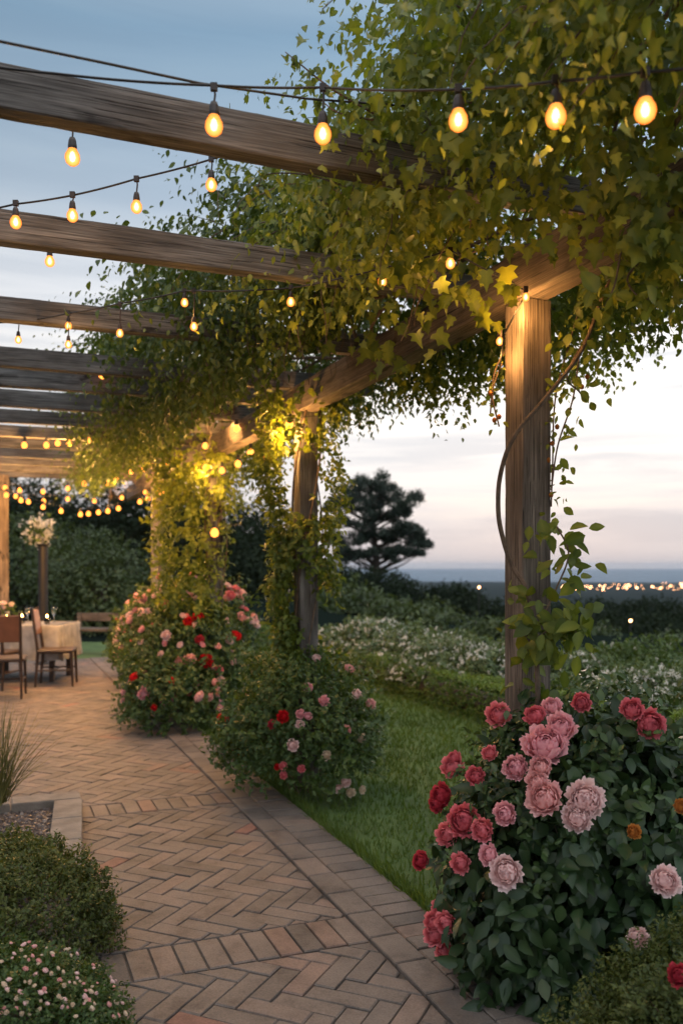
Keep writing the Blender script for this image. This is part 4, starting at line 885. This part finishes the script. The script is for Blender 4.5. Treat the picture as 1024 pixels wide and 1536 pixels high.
# ------------------------------------------------------------------ dining end
TB=G(45,1005); TB=np.array((-4.42,11.35,0))
tab=empty('dining_table',TB,'long table under a white cloth at the far left of the paving','table')
mb=MB(); mb.box(TB+np.array((0,0,.715)),(1.7,.85,.04)); mb.build('tabletop',M['chairwood'],tab)
for sx in (-1,1):
    for sy in (-1,1):
        mb=MB(); mb.box(TB+np.array((sx*.75,sy*.34,.347)),(.06,.06,.694)); mb.build('leg',M['chairwood'],tab)
mb=MB(); nn=120; prof=[(1.0,.741),(1.012,.738),(1.02,.72),(1.03,.6),(1.04,.45),(1.05,.30)]
hw,hd_=.86,.435
def sq(t):
    t=t%1*4; k=int(t); f=t-k; c=[(-1,-1),(1,-1),(1,1),(-1,1)]; a,b_=c[k],c[(k+1)%4]; return a[0]+(b_[0]-a[0])*f,a[1]+(b_[1]-a[1])*f
V=[]
for k,(s_,z) in enumerate(prof):
    for i in range(nn):
        x_,y_=sq(i/nn); dr=max(0,(k-2))*.010*math.sin(i*1.35)+max(0,k-2)*.006*math.sin(i*2.9+1); V.append(TB+np.array((x_*(hw+(s_-1)*.5+dr),y_*(hd_+(s_-1)*.5+dr),z+(.012*math.sin(i*.9) if k==5 else 0))))
V.append(TB+np.array((0,0,.742))); fs=[(k*nn+i,k*nn+(i+1)%nn,(k+1)*nn+(i+1)%nn,(k+1)*nn+i) for k in range(5) for i in range(nn)]+[(i,(i+1)%nn,5*nn+nn) for i in range(nn)]
mb.add(V,fs); tag(mb.build('tablecloth',M['cloth'],at=TB,smooth=True),'white cloth hanging in folds over the dining table','tablecloth')
def chair(loc,rz,label):
    root=empty('dining_chair',(0,0,0),label,'chair','chairs at the dining table')
    mb=MB(); mb.box((0,0,.45),(.44,.43,.045),bev=.012); mb.build('seat',M['chairwood'],root)
    for sx in (-1,1):
        mb=MB(); mb.tube([(sx*.19,.19,.43),(sx*.2,.21,0)],[.02,.014],6); mb.build('leg',M['chairwood'],root)
        mb=MB(); mb.tube([(sx*.19,-.27,.98),(sx*.19,-.20,.45),(sx*.2,-.23,0)],[.016,.02,.014],6); mb.build('leg',M['chairwood'],root)
    mb=MB(); mb.box((0,-.245,.80),(.37,.025,.30),Matrix.Rotation(R(8),3,'X'),bev=.008); mb.build('backrest',M['chairback'],root)
    mb=MB(); mb.tube([(-.195,-.21,.22),(-.195,.2,.22)],.010,5); mb.tube([(.195,-.21,.22),(.195,.2,.22)],.010,5); mb.tube([(-.195,0,.22),(.195,0,.22)],.010,5); mb.build('stretcher',M['chairwood'],root)
    root.location=loc; root.rotation_euler=(0,0,rz); return root
chair((-3.78,9.75,0),R(14),'brown backed chair with its back to the path at the left edge')
chair((-4.15,10.45,0),R(-8),'dark chair pulled up to the near side of the white clothed table')
chair((-3.52,10.75,0),R(-80),'thin legged chair at the right end of the white clothed table')
chair((-4.75,9.9,0),R(5),'dark chair beyond the left edge of the view at the table')
def candle(p,h,label):
    root=empty('candle',p,label,'candle','candles on the dining table'); mb=MB(); mb.lathe([(0,0),(.035,0),(.038,.09),(.036,.09),(.033,.008),(0,.008)],p,14); mb.build('glass_holder',M['glass'],root,smooth=True)
    mb=MB(); mb.lathe([(.026,.009),(.026,h),(0,h)],p,12); mb.build('wax',M['wax'],root)
    mb=MB(); q=np.array(p)+np.array((0,0,h+.02)); mb.lathe([(0,.05),(.012,.02),(.02,0),(.014,-.012),(0,-.018)],q,8); mb.build('flame',M['flame'],root,smooth=True)
    l=bpy.data.lights.new('candle_light','POINT'); l.energy=2.2; l.color=(1,.45,.15); l.shadow_soft_size=.02; o=bpy.data.objects.new('candle_light',l); COL.objects.link(o); o.parent=root; o.location=(0,0,h+.03)
Z=.745
for k,(dx,dy,lb) in enumerate([(.12,-.2,'leftmost candle on the white tablecloth'),(.26,-.05,'candle in glass beside the vase'),(.42,.08,'candle in glass near the middle of the tablecloth'),(.62,-.15,'candle in glass towards the right end of the tablecloth')]): candle(TB+np.array((dx,dy,Z)),.05,lb)
for dx,dy,lb in [(-.3,.1,'wine glass behind the leftmost candle'),(.28,.1,'wine glass right of the vase'),(.4,-.02,'wine glass left of the last candle'),(.62,.12,'wine glass nearest the right end of the table')]:
    p=TB+np.array((dx,dy,Z)); mb=MB(); mb.lathe([(.035,0),(.034,.004),(.004,.01),(.004,.09),(.03,.12),(.037,.16),(.033,.21),(.031,.21),(.035,.16),(.028,.125),(0,.11)],p,14); tag(mb.build('wine_glass',M['glass'],at=p,smooth=True),lb,'glass','glasses on the dining table')
p=TB+np.array((.0,.12,Z)); v=empty('flower_vase',p,'small vase of pale flowers in the middle of the table','vase'); mb=MB(); mb.lathe([(0,0),(.04,0),(.05,.06),(.03,.12),(.035,.15),(.03,.15)],p,14); mb.build('vase',M['cloth'],v,smooth=True)
for k in range(9): bloom(v,p+np.array((random.uniform(-.08,.08),random.uniform(-.07,.07),.19+random.uniform(0,.07))),random.choice(('pale','cream','salmon')),.035,(random.uniform(-1,1),-.6,.8),4)
mb=MB(); n=60; q=p+np.array((0,0,.17))+rng.normal(0,.05,(n,3)); add_leaves(mb,'ovate',q,rdir(n),rdir(n),.06,rng.random(n)); mb.build('leaves',M['shrub_leaf'],v)
# flower stand
p=np.array(((65-512)/F*13.0,13.0,0)); fs_=empty('flower_stand',p,'tall dark stand topped with a loose bunch of white flowers','flower stand')
mb=MB(); mb.lathe([(.14,0),(.14,.03),(.075,.06),(.07,1.78),(.10,1.82),(.0,1.82)],p,12); mb.build('pedestal',M['wire'],fs_)
mb=MB(); n=420; c=p+np.array((-.06,0,2.0)); d_=rdir(n); q=c+d_*(rng.random((n,1))**.5)*np.array((.19,.15,.24))*(1+.6*lump(d_,2.,4))[:,None]; add_leaves(mb,'ovate',q,fnorm(q-c)+rdir(n)*.6,rdir(n),.055,rng.random(n)); mb.build('white_flowers',M['white_petal'],fs_)['kind']='stuff'
mb=MB(); n=120; q=c+rng.normal(0,.10,(n,3)); add_leaves(mb,'ovate',q,rdir(n),rdir(n),.09,rng.random(n)); mb.build('leaves',M['shrub_leaf'],fs_)
# bench
p=np.array((-4.05,14.6,0)); bn=empty('garden_bench',p,'low wooden bench on the grass beyond the table','bench')
mb=MB(); mb.box(p+np.array((0,0,.42)),(.9,.34,.05),bev=.008); mb.build('seat',M['brownwood'],bn)
mb=MB(); mb.box(p+np.array((0,.17,.62)),(.9,.03,.14),bev=.006); mb.build('backrest',M['brownwood'],bn)
for sx in (-1,1):
    for sy in (-1,1): mb=MB(); mb.box(p+np.array((sx*.4,sy*.14,.20 if sy<0 else .34)),(.06,.05,.39 if sy<0 else .68)); mb.build('leg',M['brownwood'],bn)

# ------------------------------------------------------------------ haze
import os
if not os.environ.get('NOHAZE'):
    mb=MB(); mb.box((0,0,-15),(33000,33000,100)); m,nt,ns,ls,b=mat('haze'); ns.remove(b); v=ns.new('ShaderNodeVolumePrincipled'); v.inputs['Color'].default_value=(.62,.74,.9,1); v.inputs['Density'].default_value=.00006; v.inputs['Anisotropy'].default_value=.2
    ls.new(v.outputs[0],ns['Material Output'].inputs['Volume']); h=mb.build('haze',m,at=(0,0,0)); tag(h,'pale evening air over the plain and sea','haze',kind='stuff')
scn.cycles.use_denoising=True
scn.cycles.max_bounces=4; scn.cycles.transmission_bounces=4; scn.cycles.use_adaptive_sampling=True; scn.cycles.adaptive_threshold=.025; scn.cycles.transparent_max_bounces=12; scn.cycles.volume_bounces=0; scn.cycles.sample_clamp_indirect=4
